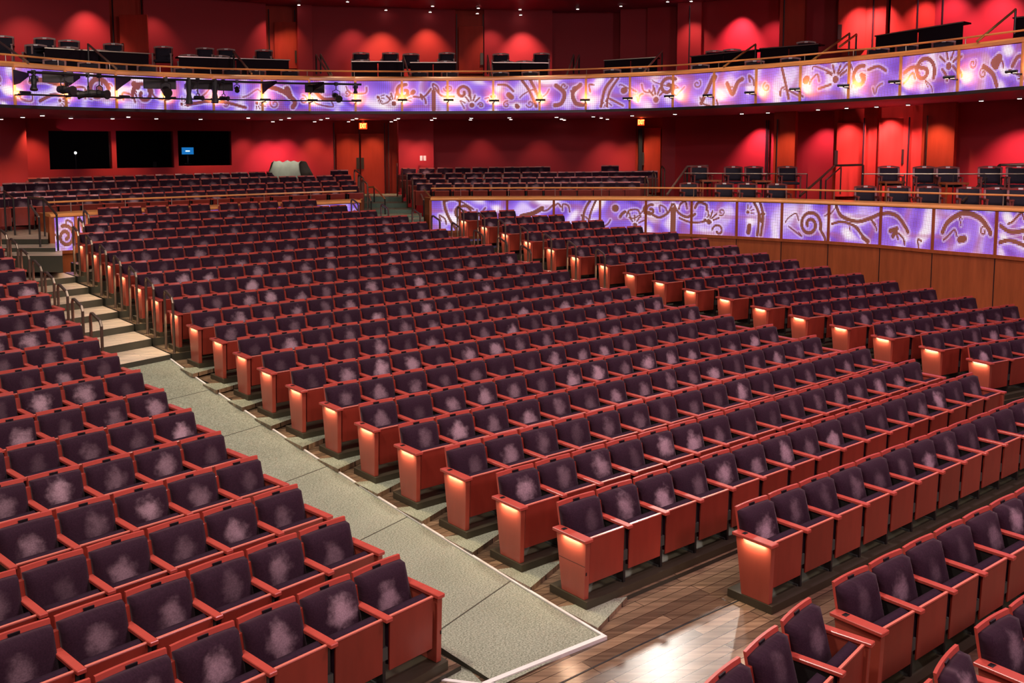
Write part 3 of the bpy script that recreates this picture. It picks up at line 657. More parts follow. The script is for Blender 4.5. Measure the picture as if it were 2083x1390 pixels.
def led_panel(A, B_, z0a, z1a, z0b, z1b, pxa, pxb, strokes, name):
    """flat board of dots between plan points A and B"""
    ln = (Vector(B_[:2]) - Vector(A[:2])).length; nx = max(8, int(ln / .030)); nz = 31
    vs, fs, uv, cc = [], [], [], []
    for j in range(nz + 1):
        for i in range(nx + 1):
            t, v = i / nx, j / nz; z = (z0a + (z1a - z0a) * v) * (1 - t) + (z0b + (z1b - z0b) * v) * t
            vs.append((A[0] + (B_[0] - A[0]) * t, A[1] + (B_[1] - A[1]) * t, z))
    for j in range(nz):
        for i in range(nx):
            k = j * (nx + 1) + i; fs.append((k, k + 1, k + nx + 2, k + nx + 1)); uv += [(i, j), (i + 1, j), (i + 1, j + 1), (i, j + 1)]
    I, J = np.meshgrid(np.arange(nx), np.arange(nz)); px = pxa + (pxb - pxa) * (I + .5) / nx; v = (J + .5) / nz
    col = band_colors(px, v, strokes, strokes is UPP).reshape(-1, 3)
    # a backing board gives the panel its thickness
    n0 = len(vs); d = Vector((B_[0] - A[0], B_[1] - A[1], 0)).normalized(); nn = Vector((-d.y, d.x, 0)) * .05
    for (p, za, zb) in ((A, z0a, z1a), (B_, z0b, z1b)):
        for z in (za, zb): vs += [(p[0] + nn.x * .02, p[1] + nn.y * .02, z), (p[0] + nn.x, p[1] + nn.y, z)]
    a = n0; fs += [(a + 1, a + 3, a + 7, a + 5), (a, a + 4, a + 5, a + 1), (a + 2, a + 3, a + 7, a + 6), (a, a + 1, a + 3, a + 2), (a + 4, a + 6, a + 7, a + 5)]
    uv += [(0, 0)] * 20
    me = bpy.data.meshes.new(name); me.from_pydata(vs, [], fs); me.materials.append(M['led'])
    ul = me.uv_layers.new(name='UVMap'); ul.data.foreach_set('uv', [c for p in uv for c in p])
    at_ = me.attributes.new('dots', 'FLOAT_COLOR', 'FACE')
    full = np.zeros((len(fs), 4)); full[:, 3] = 1; full[:len(col), :3] = col
    at_.data.foreach_set('color', full.ravel()); me.update()
    return link(name, me)
def nrm(A, B_):
    d = Vector((B_[0] - A[0], B_[1] - A[1], 0)).normalized(); return Vector((-d.y, d.x, 0))   # away from the audience floor
def strip(pts, offs_z, mat, name, closed=True):
    """sweep a profile [(out, dz)] (out = away from the hall) along plan points with heights (x,y,z)"""
    pts = [Vector(p) for p in pts]; n = len(offs_z); vs, fs = [], []
    for i, p in enumerate(pts):
        a, b = pts[max(0, i - 1)], pts[min(len(pts) - 1, i + 1)]; nn = nrm(a, b)
        vs += [(p.x + nn.x * o, p.y + nn.y * o, p.z + dz) for o, dz in offs_z]
    for i in range(len(pts) - 1):
        for k in range(n if closed else n - 1):
            fs.append((i * n + k, i * n + (k + 1) % n, (i + 1) * n + (k + 1) % n, (i + 1) * n + k))
    if closed: fs += [tuple(range(n)), tuple((len(pts) - 1) * n + k for k in range(n))]
    m = MB(); m.add(vs, fs, mat); return m
PANW = 'one of the LED boards of violet scrollwork along the %s'
def band(pxs, pt, ztop, zbot, strokes, where, ordn, lower_wall=None, caph=.07, capd=.40, railh=.30, cap_label='', rail_label=''):
    pts = [pt(x) for x in pxs]
    for k in range(len(pxs) - 1):
        A, B_ = pts[k], pts[k + 1]; d = (B_ - A); e = .035 / d.length
        a, b = A + d * e, A + d * (1 - e); x0, x1 = pxs[k], pxs[k + 1]
        o = led_panel(a, b, zbot(x0), ztop(x0), zbot(x1), ztop(x1), x0, x1, strokes, 'led_panel')
        tag(o, ordn(k, len(pxs) - 1), 'screen', 'LED scrollwork boards on the ' + where)
        tag_p = MB(); q = A - d.normalized() * 0
        n_ = nrm(A, B_); u_ = d.normalized()
        tag_p.prism([(A.x - u_.x * .035 - n_.x * .03, A.y - u_.y * .035 - n_.y * .03), (A.x + u_.x * .035 - n_.x * .03, A.y + u_.y * .035 - n_.y * .03), (A.x + u_.x * .035 + n_.x * .06, A.y + u_.y * .035 + n_.y * .06), (A.x - u_.x * .035 + n_.x * .06, A.y - u_.y * .035 + n_.y * .06)], zbot(x0) - .05, ztop(x0) + .03, M['capwood' if pt is up_pt else 'lowerwood'])
        struct(tag_p.obj('trim_joint'), 'wooden joint cover between two LED boards')
    fine = []
    for k in range(len(pxs) - 1):
        fine += [pts[k].lerp(pts[k + 1], t) for t in ((0,) if k < len(pxs) - 2 else (0, 1))]
    topz = [Vector((p.x, p.y, ztop(x))) for p, x in zip(pts, pxs)]; botz = [Vector((p.x, p.y, zbot(x))) for p, x in zip(pts, pxs)]
    h = caph
    cap = strip(topz, [(-.05, .02), (-.05, h - .02), (-.02, h + .015), (.03, h + .03), (capd, h + .05), (capd, h - .02), (.02, .01)], M['capwood'], 'cap')
    for p, x in list(zip(topz, pxs))[1:-1]: pass
    struct(cap.obj('trim_cap', bevel=0), cap_label)
    base = strip(botz, [(-.04, 0), (-.04, -.08), (.06, -.08), (.06, 0)], M['lowerwood' if pt is low_pt else 'dark'], 'base'); struct(base.obj('trim_base'), 'dark trim line under the LED boards')
    # handrail on small posts
    r = empty('handrail', tuple(topz[0]))
    rp = []
    for i, p in enumerate(topz):
        a, b = topz[max(0, i - 1)], topz[min(len(topz) - 1, i + 1)]; n_ = nrm(a, b); rp.append(p + n_ * .22 + Vector((0, 0, railh + h)))
    rm = MB().tube(rp, .024, M['capwood']).obj('rail', r); rm.location = -topz[0]
    for p in rp[1:-1]: MB().tube([(0, 0, -railh), (0, 0, 0)], .012, M['silver'], 6).obj('rail_post', r).location = p - topz[0]
    tag(r, rail_label, 'handrail')
    if lower_wall is not None:
        wl = strip(botz, [(0, -.08), (0, lower_wall), (.1, lower_wall), (.1, -.08)], M['lowerwood'], 'w'); struct(wl.obj('wall_parterre_front'), 'brown wood panel wall under the LED boards')
        for p, q in zip(botz, botz[1:]):
            d = (q - p).normalized(); n_ = nrm(p, q)
            MBj = MB().box((-.008, -.012, lower_wall), (.008, .0, -.08), M['black'], Matrix.Translation(p) @ Matrix.Rotation(math.atan2(d.y, d.x), 4, 'Z'))
            struct(MBj.obj('trim_seam'), 'dark seam between wood wall panels')
lowpx_l = [101.5, 153, 176, 262, 356, 450, 545, 640, 733]
lowpx = [875.8, 935.2, 1031.7, 1126.7, 1220.8, 1314.2, 1407.3, 1499.7, 1591.7, 1687.4, 1793.2, 1900.4, 2029, 2180]
uppx = [-60, 30, 134, 237, 336, 435, 534, 630, 723.5, 818, 910.7, 1003.4, 1097.5, 1191.6, 1281, 1368.7, 1452, 1537.6, 1627, 1725.7, 1830.6, 1948, 2078.6, 2240]
lz = lambda x: low_pt(x).z
band(lowpx_l, low_pt, lz, low_bot, LOW, 'left parterre front', lambda k, n: 'LED scrollwork board on the left parterre front, %s from its stair end' % ORD[k + 1], -1.2,
     cap_label='honey wood top of the left parterre front', rail_label='brass handrail along the left parterre front')
band(lowpx, low_pt, lz, low_bot, LOW, 'right parterre front', lambda k, n: 'LED scrollwork board on the long parterre front, %s from the centre stair' % ORD[k + 1], -2.6,
     cap_label='honey wood top of the long parterre front', rail_label='brass handrail along the long parterre front')
band(uppx, up_pt, up_top, lambda x: up_pt(x).z, UPP, 'balcony front', lambda k, n: 'LED scrollwork board of the balcony front, number %d counted from its left end' % (k + 1) if k > 19 else 'LED scrollwork board on the balcony front, %s from the left' % ORD[k + 1], None, caph=.11, railh=.20,
     cap_label='honey wood top of the balcony front', rail_label='brass handrail along the balcony front')
# end cheeks of the parterre fronts beside the stairs
for (xa, dirx, back) in ((734, 1, (740.5, 402.5)), (875.8, -1, (863, 400.5)), (101.5, -1, (76, 432))):
    A = low_pt(xa); B_ = onz(back[0], back[1], A.z + .1); m = MB()
    m.prism([(A.x, A.y), (B_.x, B_.y), (B_.x + .06 * dirx * -1, B_.y + .1), (A.x - .08 * dirx, A.y + .06)], A.z - 1.5, A.z + .09, M['lowerwood'], M['capwood'])
    struct(m.obj('wall_cheek'), 'wood end cheek of the parterre front')

# ---------------------------------------------------------------- raised floors, soffit, upper floor, ceiling
WL = [(-200, 27.5), (0, 28.6), (60, 29.4), (515, 34.0), (680, 35.2), (890, 36.0), (1290, 36.2), (1372, 35.2), (1565, 32.6), (1700, 31.0), (1880, 28.6), (1945, 28.0), (2083, 26.6), (2300, 24.5)]
SOF = [(-200, .82), (0, .84), (600, .92), (1000, .96), (1500, 1.05), (1800, 1.16), (2083, 1.26), (2300, 1.3)]
def sof_pt(px): Y = lerp(px, WL); return Vector(((px - CX) / F * Y * 1.0, Y, ZC + lerp(px, SOF)))
xs = list(range(-60, 2260, 58))
m = MB(); vs = []; 
for x in xs:
    a = up_pt(x); a = Vector((a.x, a.y, a.z - .08)); b = sof_pt(x); b.y += .6; b2 = a + (b - a) * .22; b2.z = b.z
    vs += [a, b2, b]
m.add(vs, [(3 * i + k, 3 * i + 3 + k, 3 * i + 4 + k, 3 * i + 1 + k) for i in range(len(xs) - 1) for k in (0, 1)], M['ceil'])
struct(m.obj('ceiling_soffit'), 'maroon underside of the balcony dotted with downlights')
m = MB(); vs = []
for x in xs:
    a = up_pt(x); b = sof_pt(x); b.y += .6; vs += [Vector((a.x, a.y + .08, a.z + .55)), Vector((b.x, b.y, a.z + .75))]
m.add(vs, [(2 * i, 2 * i + 1, 2 * i + 3, 2 * i + 2) for i in range(len(xs) - 1)], M['table']); struct(m.obj('floor_balcony'), 'dark carpeted balcony floor')
# parterre floor in tiers behind the front
m = MB()
for (pa, pb) in ((0, 735), (860, 2200)):
    xx = [pa + (pb - pa) * i / 14 for i in range(15)]
    for k in range(5):
        vs, f0, f1 = [], k / 5, (k + 1) / 5
        for x in xx:
            a = low_pt(max(102, x) if x < 200 else (x if not 735 < x < 876 else (733 if x < 800 else 876))); b = sof_pt(x); z = a.z - .42 + (.13 if x < 1335 else .05) * k
            for f in (f0, f1 + .02): p = a.lerp(b, f); vs += [(p.x, p.y + .12, z), (p.x, p.y + .12, z - .9)]
        fs = []
        for i in range(14):
            q = 4 * i; fs += [(q, q + 2, q + 6, q + 4), (q, q + 4, q + 5, q + 1)]
        m.add(vs, fs, M['riser'])
struct(m.obj('floor_parterre'), 'tiered floor of the raised rear seating')
CZ = ZC + 4.9
m = MB(); vs = []
CF = [(-60, 5.2), (430, -2), (700, 3.5), (1041, 6), (1400, 1), (1800, -20), (2240, -60)]
for x in xs:
    Y = lerp(x, WL) + .6; b = Vector(((x - CX) / F * Y, Y, CZ)); yy = min(33.3, Y - 2.6); a = Vector(((x - CX) / F * yy, yy, CZ)); c = Vector((a.x, a.y, CZ + .5)); d = Vector((a.x * .5, a.y * .5, CZ + .5)); vs += [b, a, c, d]
m.add(vs, [(4 * i + k, 4 * i + k + 1, 4 * i + k + 5, 4 * i + k + 4) for i in range(len(xs) - 1) for k in (0, 1, 2)], M['ceil'])
struct(m.obj('ceiling'), 'maroon ceiling over the balcony')

# ---------------------------------------------------------------- rear walls
def wseg(px0, px1, Y0, Y1, z0, z1, mat, name, label, th=.25):
    A = Vector(((px0 - CX) / F * Y0, Y0, 0)); B_ = Vector(((px1 - CX) / F * Y1, Y1, 0)); n_ = nrm(A, B_) * th
    o = MB().prism([(A.x, A.y), (B_.x, B_.y), (B_.x + n_.x, B_.y + n_.y), (A.x + n_.x, A.y + n_.y)], z0, z1, mat).obj(name, bevel=.0)
    return struct(o, label) if name.split('_')[0] in ('wall', 'trim', 'door', 'window', 'baseboard') else o
Z0, ZS, Z1 = ZC - 2.6, ZC + 1.36, ZC + 5.6
RW, WW = M['wallred'], M['wallwood']
LOWSEG = [(-120, 60, 27.6, 29.0, RW, 'angled red side wall at the left end'), (515, 683, 34.0, 35.3, RW, 'red wall right of the booth windows'),
 (683, 790, 35.8, 36.0, WW, 'wood wall around the double door'), (790, 812, 35.9, 35.9, WW, 'wood reveal beside the door'), (812, 883, 34.9, 35.2, RW, 'lit red pier with two white plates'), (883, 1292, 36.1, 36.4, RW, 'wide red rear wall'),
 (1292, 1345, 36.5, 36.3, WW, 'wood wall by the exit door'), (1345, 1372, 35.3, 35.2, RW, 'narrow red pier'), (1372, 1571, 35.2, 32.8, RW, 'red wall with a bright pool of light'),
 (1571, 1614, 31.9, 31.5, WW, 'orange lit wood pier'), (1614, 1692, 32.6, 32.0, RW, 'shaded red recess'), (1692, 1700, 31.2, 31.1, WW, 'narrow wood jamb'),
 (1700, 1752, 31.4, 30.9, WW, 'red wood door wall'), (1752, 1779, 30.5, 30.2, WW, 'red wood pilaster'), (1779, 1787, 31.0, 30.9, M['black'], 'dark gap between doors'), (1787, 1870, 30.5, 29.5, WW, 'red wood door wall, right part'),
 (1870, 1936, 28.4, 27.8, WW, 'orange lit wood pier nearer the right'), (1936, 2320, 28.4, 24.8, RW, 'brightly lit curved red wall at right')]
for i, (a, b, Ya, Yb, mt, lb) in enumerate(LOWSEG): wseg(a, b, Ya, Yb, Z0, ZS, mt, 'wall_rear', lb)
UPSEG = [(-120, 238, 28.0, 31.4, RW, 'red balcony wall, left end'), (238, 306, 31.7, 32.4, WW, 'balcony door wall, left'), (306, 550, 32.3, 34.4, RW, 'red balcony wall left of centre'),
 (550, 613, 34.9, 35.2, WW, 'balcony door wall, left of centre'), (613, 642, 34.6, 34.8, RW, 'narrow balcony pier'), (642, 928, 35.0, 36.0, RW, 'red balcony wall with two pools of light'), (928, 986, 36.2, 36.3, WW, 'balcony door wall, centre'),
 (986, 1122, 36.0, 36.2, RW, 'red balcony wall with bright pool'), (1122, 1258, 36.9, 36.9, RW, 'dark balcony recess'), (1258, 1312, 36.0, 35.8, RW, 'dim balcony pier'), (1312, 1372, 35.6, 35.2, RW, 'dim balcony wall'), (1372, 1420, 34.4, 34.0, RW, 'red balcony pier'),
 (1420, 1576, 34.2, 32.6, RW, 'red balcony wall with strong pool of light'), (1576, 1626, 31.7, 31.3, WW, 'orange lit balcony pier'), (1626, 1702, 32.6, 32.0, RW, 'shaded balcony recess'), (1702, 1788, 31.4, 30.6, WW, 'balcony door wall at right'),
 (1788, 1797, 31.2, 31.1, M['black'], 'dark gap in the balcony wall'), (1797, 1886, 30.4, 29.4, WW, 'balcony door wall, further right'), (1886, 2320, 28.6, 24.9, RW, 'brightly lit balcony wall at right')]
for i, (a, b, Ya, Yb, mt, lb) in enumerate(UPSEG): wseg(a, b, Ya, Yb, ZS, Z1, mt, 'wall_balcony', lb)
def wline(px, Y, zlo, zhi, w_=.03):
    p = Vector(((px - CX) / F * Y, Y - .04, 0)); struct(MB().box((p.x - w_ / 2, p.y - .01, zlo), (p.x + w_ / 2, p.y + .05, zhi), M['black']).obj('trim_groove'), 'thin dark joint in the wall panelling')
for px, Y in ((682, 35.3), (733, 35.75), (784, 35.85), (1555, 32.9), (1559, 32.85), (1577, 31.8), (1752, 30.4), (1843, 29.75), (1879, 28.2), (792, 35.8)): wline(px, Y, ZC - 1.9, ZC + .85, .025)
for px, Y in ((245, 31.6), (303, 32.2), (556, 34.8), (608, 35.0), (931, 36.1), (984, 36.2), (1463, 33.8), (1584, 31.6), (1762, 30.8), (1850, 29.7), (1396, 34.1), (1900, 28.4)): wline(px, Y, ZS, ZS + 3.4, .025)

# doors with dark push plates
def door(px0, px1, Y, y_top, y_bot, label, plates, dn):
    A, B_ = at(px0, y_top, Y), at(px1, y_bot, Y); o = MB().box((A.x, Y - .05, B_.z), (B_.x, Y + .02, A.z), WW).obj('door_%d' % dn, bevel=.006); struct(o, label)
    for (a, b, c, d_) in plates:
        P, Q = at(a, b, Y - .06), at(c, d_, Y - .06); MB().box((P.x, Y - .09, Q.z), (Q.x, Y - .055, P.z), M['doorplate']).obj('push_plate', o)
door(684, 732, 35.7, 272, 393, 'left leaf of the wooden double door', [(725, 321, 731, 344)], 1)
door(734, 783, 35.75, 272, 394, 'right leaf of the wooden double door', [(734.5, 321, 740.5, 344)], 2)
door(1310, 1342, 36.2, 260, 392, 'wooden exit door ajar beside a dark gap', [(1306.5, 310, 1309.5, 336)], 3)
struct(MB().box(tuple(at(1299, 262, 36.2) + Vector((0, -.12, -2.6))), tuple(at(1306, 262, 36.2) + Vector((0, .1, 0))), M['black']).obj('door_4'), 'dark open slot of the exit door')
door(1702, 1750, 30.9, 250, 400, 'red wooden door left of the pilaster', [(1697, 306, 1703, 336)], 5)
door(1789, 1841, 30.0, 240, 400, 'red wooden door right of the pilaster', [(1834, 304, 1837, 334)], 6)
door(243, 303, 31.6, 30, 118, 'left balcony door', [(248, 88, 252, 103)], 7); door(558, 607, 34.9, 45, 140, 'second balcony door', [(600, 103, 606, 128)], 8); door(933, 983, 36.1, 54, 150, 'centre balcony door', [(977, 108, 983, 132)], 9)
door(1706, 1758, 31.0, -20, 100, 'right balcony door', [(1704, 50, 1711, 80)], 10)
# control booth: wall with three window openings, glass panes and a dark room behind
bw = [(60, 29.4), (515, 34.0)]
def Yb(px): return lerp(px, bw)
wins = [(105, 231.5), (241, 357), (366, 474)]
ztop_ = lambda px: at(px, 266.5, Yb(px)).z; zb1 = {0: 344, 1: 341.5, 2: 337}
cols = [60, 105, 231.5, 241, 357, 366, 474, 515]
for a, b in ((60, 105), (231.5, 241), (357, 366), (474, 515)): wseg(a, b, Yb(a), Yb(b), Z0, ZS, RW, 'wall_booth', 'red booth wall between windows')
for k, (a, b) in enumerate(wins):
    wseg(a, b, Yb(a), Yb(b), ztop_((a + b) / 2), ZS, RW, 'wall_booth', 'red booth wall above a window'); zz = at((a + b) / 2, zb1[k], Yb((a + b) / 2)).z
    wseg(a, b, Yb(a), Yb(b), Z0, zz, RW, 'wall_booth', 'red booth wall below a window')
    wseg(a, b, Yb(a) + .12, Yb(b) + .12, zz, ztop_((a + b) / 2), M['glass'], 'window_%d' % (k + 1), ['leftmost dark window of the control booth', 'middle dark window of the control booth', 'rightmost dark window of the control booth'][k], .02)
A0, B0 = at(40, 300, 29.6), at(530, 300, 34.4); n_ = nrm(A0, B0)
m = MB(); q = [(A0.x + n_.x * .3, A0.y + n_.y * .3), (B0.x + n_.x * .3, B0.y + n_.y * .3), (B0.x + n_.x * 3, B0.y + n_.y * 3), (A0.x + n_.x * 3, A0.y + n_.y * 3)]
zl, zh = ZC - 1.4, ZC + .9
for i, j in ((1, 2), (2, 3), (3, 0)): m.add([(q[i][0], q[i][1], zl), (q[j][0], q[j][1], zl), (q[j][0], q[j][1], zh), (q[i][0], q[i][1], zh)], [(0, 1, 2, 3)], M['booth'])
m.add([(*p, zl) for p in q] + [(*p, zh) for p in q], [(0, 1, 2, 3), (4, 5, 6, 7)], M['booth']); struct(m.obj('wall_booth_interior'), 'unlit interior of the control booth')
def facing(P, towards=(0, 0)): return math.atan2(towards[1] - P[1], towards[0] - P[0]) + math.pi / 2
P = at(381.5, 300, 34.0); s_ = emis('screen_blue', (0.02, .28, .8), 1.0); s2 = emis('screen_white', (.9, .95, 1), 4)
mon = empty('monitor', (P.x, P.y, P.z - .25), facing(P)); MB().box((-.21, .0, .0), (.21, .04, .26), M['black']).obj('frame', mon); MB().box((-.195, -.006, .012), (.195, .0, .248), s_).box((-.07, -.009, .11), (.07, -.005, .14), s2).obj('screen', mon)
MB().box((-.03, .01, -.3), (.03, .04, .0), M['black']).box((-.12, -.05, -.34), (.12, .1, -.3), M['black']).obj('stand', mon); tag(mon, 'blue lit monitor behind the rightmost booth window', 'monitor')
P = at(153.5, 310.5, 31.5); lp = empty('desk_lamp', (P.x, P.y, P.z), facing(P)); me_ = MB(); me_.tube([(0, 0, -.02), (0, -.03, 0)], .035, emis('lamp_white', (1, 1, .92), 60), 10).obj('lamp_bulb', lp)
MB().tube([(0, .03, 0), (0, .03, -.55)], .012, M['black']).tube([(0, .03, -.55), (0, .03, -.57)], .07, M['black'], 12).obj('stand', lp); tag(lp, 'small bright white lamp behind the leftmost booth window', 'lamp')
P = at(315, 334, 33.2); tag(MB().box((-.06, -.03, -.1), (.06, .03, .08), M['standard'], Matrix.Translation(P) @ Matrix.Rotation(facing(P), 4, 'Z')).obj('phone_unit'), 'small grey unit on the sill of the middle booth window', 'phone')
# wall plates and EXIT signs
for px in (857, 864): 
    P = at(px, 322, 34.88); tag(MB().box((-.048, -.02, -.09), (.048, .02, .09), M['white'], Matrix.Translation(P)).obj('wall_plate', bevel=.004), '%s of the two white wall plates on the lit red pier' % ('left' if px < 860 else 'right'), 'wall plate', 'white plates on the red pier')
def exit_sign(px, y, Y, w_, h_, lab, ang=0):
    P = at(px, y, Y); r = empty('exit_sign', tuple(P), ang); sg = emis('exit_red', (1, .06, .01), 1.3); lt = emis('exit_letters', (1, .42, .08), 4)
    MB().box((-w_ / 2, 0, -h_ / 2), (w_ / 2, .05, h_ / 2), M['black']).obj('housing', r, bevel=.004); MB().box((-w_ / 2 + .01, -.006, -h_ / 2 + .01), (w_ / 2 - .01, .0, h_ / 2 - .01), sg).obj('face_panel', r)
    cu = bpy.data.curves.new('lettering', 'FONT'); cu.fill_mode = 'BOTH'; cu.body = 'EXIT'; cu.size = h_ * 1.08; cu.align_x = 'CENTER'; cu.align_y = 'CENTER'; cu.extrude = .003; cu.offset = .008
    tmp = bpy.data.objects.new('lettering_curve', cu); C.objects.link(tmp); bpy.context.view_layer.update()
    me = bpy.data.meshes.new_from_object(tmp.evaluated_get(bpy.context.evaluated_depsgraph_get())); bpy.data.objects.remove(tmp)
    me.materials.clear(); me.materials.append(lt)
    o = link('lettering', me, r); o.location = (0, -.012, 0); o.rotation_euler = (math.pi / 2, 0, 0); o.scale = (.42, .86, 1)
    MB().box((-.05, .0, h_ / 2), (.05, .05, h_ / 2 + .12), M['black']).obj('mount', r); tag(r, lab, 'exit sign', 'lit exit signs')
    lamp('POINT', 'exit_glow', tuple(P + Vector((0, -.2, .12))), 2.2, (1, .05, .02), size=.05)
exit_sign(738.5, 256.5, 34.9, .30, .24, 'glowing red EXIT sign over the wooden double door'); exit_sign(1304, 249, 35.6, .26, .24, 'glowing red EXIT sign over the door beside the narrow pier', -.12)

# ---------------------------------------------------------------- downlights, their pools of light, fascia lamps
def wall_spot(px, Yw, zc, e, col, hgt=.0, ang=76, back=.75):
    p = Vector(((px - CX) / F * (Yw - back), Yw - back, zc)); lamp('SPOT', 'wall_washer', tuple(p), e * 1.5, col, (p.x * Yw / (Yw - back) * 1.0, Yw - .15, zc - 2.0), size=.04, angle=ang, blend=.9)
RED, PNK, ORG = (1, .55, .45), (1, .34, .46), (1, .62, .30)
zs = lambda px: ZC + lerp(px, SOF) - .03
for px, Yw, e, c in ((25, 28.0, 150, ORG), (80, 29.6, 90, ORG), (250, 31.2, 100, ORG), (420, 33, 110, ORG), (510, 33.9, 70, RED), (556, 34.2, 190, PNK), (590, 34.5, 150, PNK), (650, 35.0, 90, ORG), (708, 35.6, 80, ORG), (757, 35.7, 70, ORG), (832, 34.9, 80, RED), (868, 35.0, 110, RED),
                     (1240, 36.1, 100, RED), (1290, 36.1, 100, ORG), (1332, 36.1, 60, ORG), (1535, 33.3, 330, PNK), (1592, 31.6, 130, ORG), (1672, 32.2, 180, PNK), (1728, 31.0, 260, PNK), (1766, 30.3, 300, PNK), (1812, 30.2, 300, PNK), (1852, 29.6, 250, PNK), (1890, 28.2, 160, ORG), (2050, 26.9, 420, PNK), (1100, 36.1, 35, RED), (980, 36.1, 35, RED)):
    wall_spot(px, Yw, zs(px), e, c)
for px, Yw, e, c, dz in ((85, 29.4, 120, RED, 4.6), (205, 31.0, 150, RED, 4.3), (330, 32.5, 45, RED, 4.4), (560, 34.6, 50, RED, 4.5), (590, 34.7, 60, ORG, 4.5), (785, 35.3, 230, ORG, 4.3), (875, 35.8, 150, ORG, 4.1), (1065, 36.0, 260, RED, 4.3), (1000, 36.0, 70, RED, 4.2), (725, 35.2, 70, RED, 4.3),
                        (1395, 34.2, 110, RED, 4.3), (1490, 33.5, 360, PNK, 4.5), (1555, 32.6, 150, PNK, 4.4), (1598, 31.4, 260, ORG, 5.0), (1745, 31.0, 300, PNK, 4.6), (1768, 30.8, 260, PNK, 4.6), (1850, 29.8, 180, PNK, 4.8), (1905, 28.4, 190, PNK, 4.8), (2000, 27.4, 300, PNK, 4.8)):
    wall_spot(px, Yw, ZC + max(dz, 4.8), e * 1.15, c, ang=74)
def downlight(p, lab, grp, r=.055):
    t = empty('downlight', tuple(p)); MB().tube([(0, 0, -.012), (0, 0, .03)], r * 1.35, M['silver'], 14).obj('trim_ring', t); MB().tube([(0, 0, -.02), (0, 0, -.010)], r, M['dl'], 12).obj('lens', t); tag(t, lab, 'ceiling light', grp)
DLS = [(2, 242), (46, 238), (86, 234), (144, 240), (229, 241), (261, 237), (318, 241), (408, 242), (505, 239), (555, 247), (571.5, 243), (588, 239), (640, 247), (653, 243), (666, 240), (709, 247), (717, 243), (725, 240.5), (796, 247), (804, 243.6), (810, 240.6), (873, 245.8), (878, 243.6), (884.5, 240),
       (957, 243.4), (958.5, 240), (1036, 239), (1039, 242.5), (1132, 238), (1142, 241.7), (1148, 243.6), (1207, 237), (1223, 239.5), (1235.5, 242), (1286, 235), (1373, 232), (1509, 231), (1562, 229), (1664, 222.8), (1722, 219.6), (1783, 217), (1847, 213), (1996, 204.7), (2074, 200)]
for k, (px, y) in enumerate(DLS):
    z = ZC + lerp(px, SOF) - .02; p = onz(px, y, z); yb_, yw = up_pt(px).y, lerp(px, WL)
    Y = min(max(p.y, yb_ + (yw - yb_) * .3), yw - .5) ; p = Vector(((px - CX) / F * Y, Y, z)); p = at(px, y, Y); 
    downlight(Vector((p.x, p.y, min(p.z, z))), 'small white downlight in the balcony soffit, %s along from the left end' % (ORD[k + 1] if k < 20 else 'number %d' % (k + 1)), 'downlights in the balcony soffit', .05)
for k, (px, y) in enumerate([(433, .5), (608, 9.5), (707, 3), (785, 20), (880, 12), (875, 24), (973, 16), (971, 27), (1058, 19), (1059, 30), (1175, 18), (1263, 12), (1358, 3), (1406, 2)]):
    p = onz(px, y, CZ - .02); Y = max(33.6, min(p.y, lerp(px, WL) - .35)) if 400 < px < 1420 else min(p.y, lerp(px, WL) - .35); p = at(px, y, Y); downlight(Vector((p.x, p.y, min(p.z, CZ - .02))), 'small white downlight in the balcony ceiling, %s along from the left' % ORD[k + 1], 'downlights in the balcony ceiling', .045)
FL = [(52, 190), (157, 194), (256, 198), (353, 201), (449, 204), (543, 205), (637, 206), (729.6, 206.6), (821.6, 205.6), (912, 205.6), (1002, 207), (1094, 205.6), (1183, 205.6), (1269.6, 202), (1353.6, 197.6), (1433, 195.6), (1517, 190), (1608, 183), (1707, 176), (1811, 168), (1927, 158.6), (2057, 147)]
for k, (px, y) in enumerate(FL):
    jp = uppx[1 + k]; B0_ = up_pt(jp); Yl = up_pt(px).y
    if k >= 8: jp = uppx[k + 1]
    jp = min(uppx, key=lambda q: abs(q - px - (0 if 700 < px < 1200 else (18 if px > 1200 else -18))))
    J = up_pt(jp); n_ = nrm(up_pt(jp - 20), up_pt(jp + 20)); zz = at(px, y, J.y - .3).z
    t = empty('fascia_lamp', (J.x, J.y, zz)); ang = math.atan2(-n_.x, n_.y)
    a_ = Vector((-n_.x, -n_.y, 0)) * .34
    tan = Vector((n_.y, -n_.x, 0))
    MB().tube([(0, 0, -.02), a_ * .5 + Vector((0, 0, -.02)), a_ + Vector((0, 0, .0))], .022, M['black'], 6).obj('arm', t)
    MB().tube([a_ - tan * .15 + Vector((0, 0, .03)), a_ + tan * .15 + Vector((0, 0, .03))], .034, M['black'], 10).obj('lamp_head', t)
    MB().tube([a_ - tan * .12 + Vector((0, 0, .0)) - a_ * .08, a_ + tan * .12 - a_ * .08], .010, M['glow'], 6).obj('bulb', t)
    tag(t, 'small black picture lamp on the balcony front, %s from the left' % (ORD[k + 1] if k < 20 else 'number %d' % (k + 1)), 'lamp', 'picture lamps along the balcony front')
    lp_ = Vector((J.x, J.y, zz)) + a_ * .62 + Vector((0, 0, .02)) + tan * (.02 if px < 1200 else .12)
    lamp('SPOT', 'fascia_glow', tuple(lp_), 26, (1, .50, .20), tuple(Vector((J.x, J.y, zz + .12)) + tan * (.05 if px < 1200 else .3)), size=.03, angle=150, blend=1)

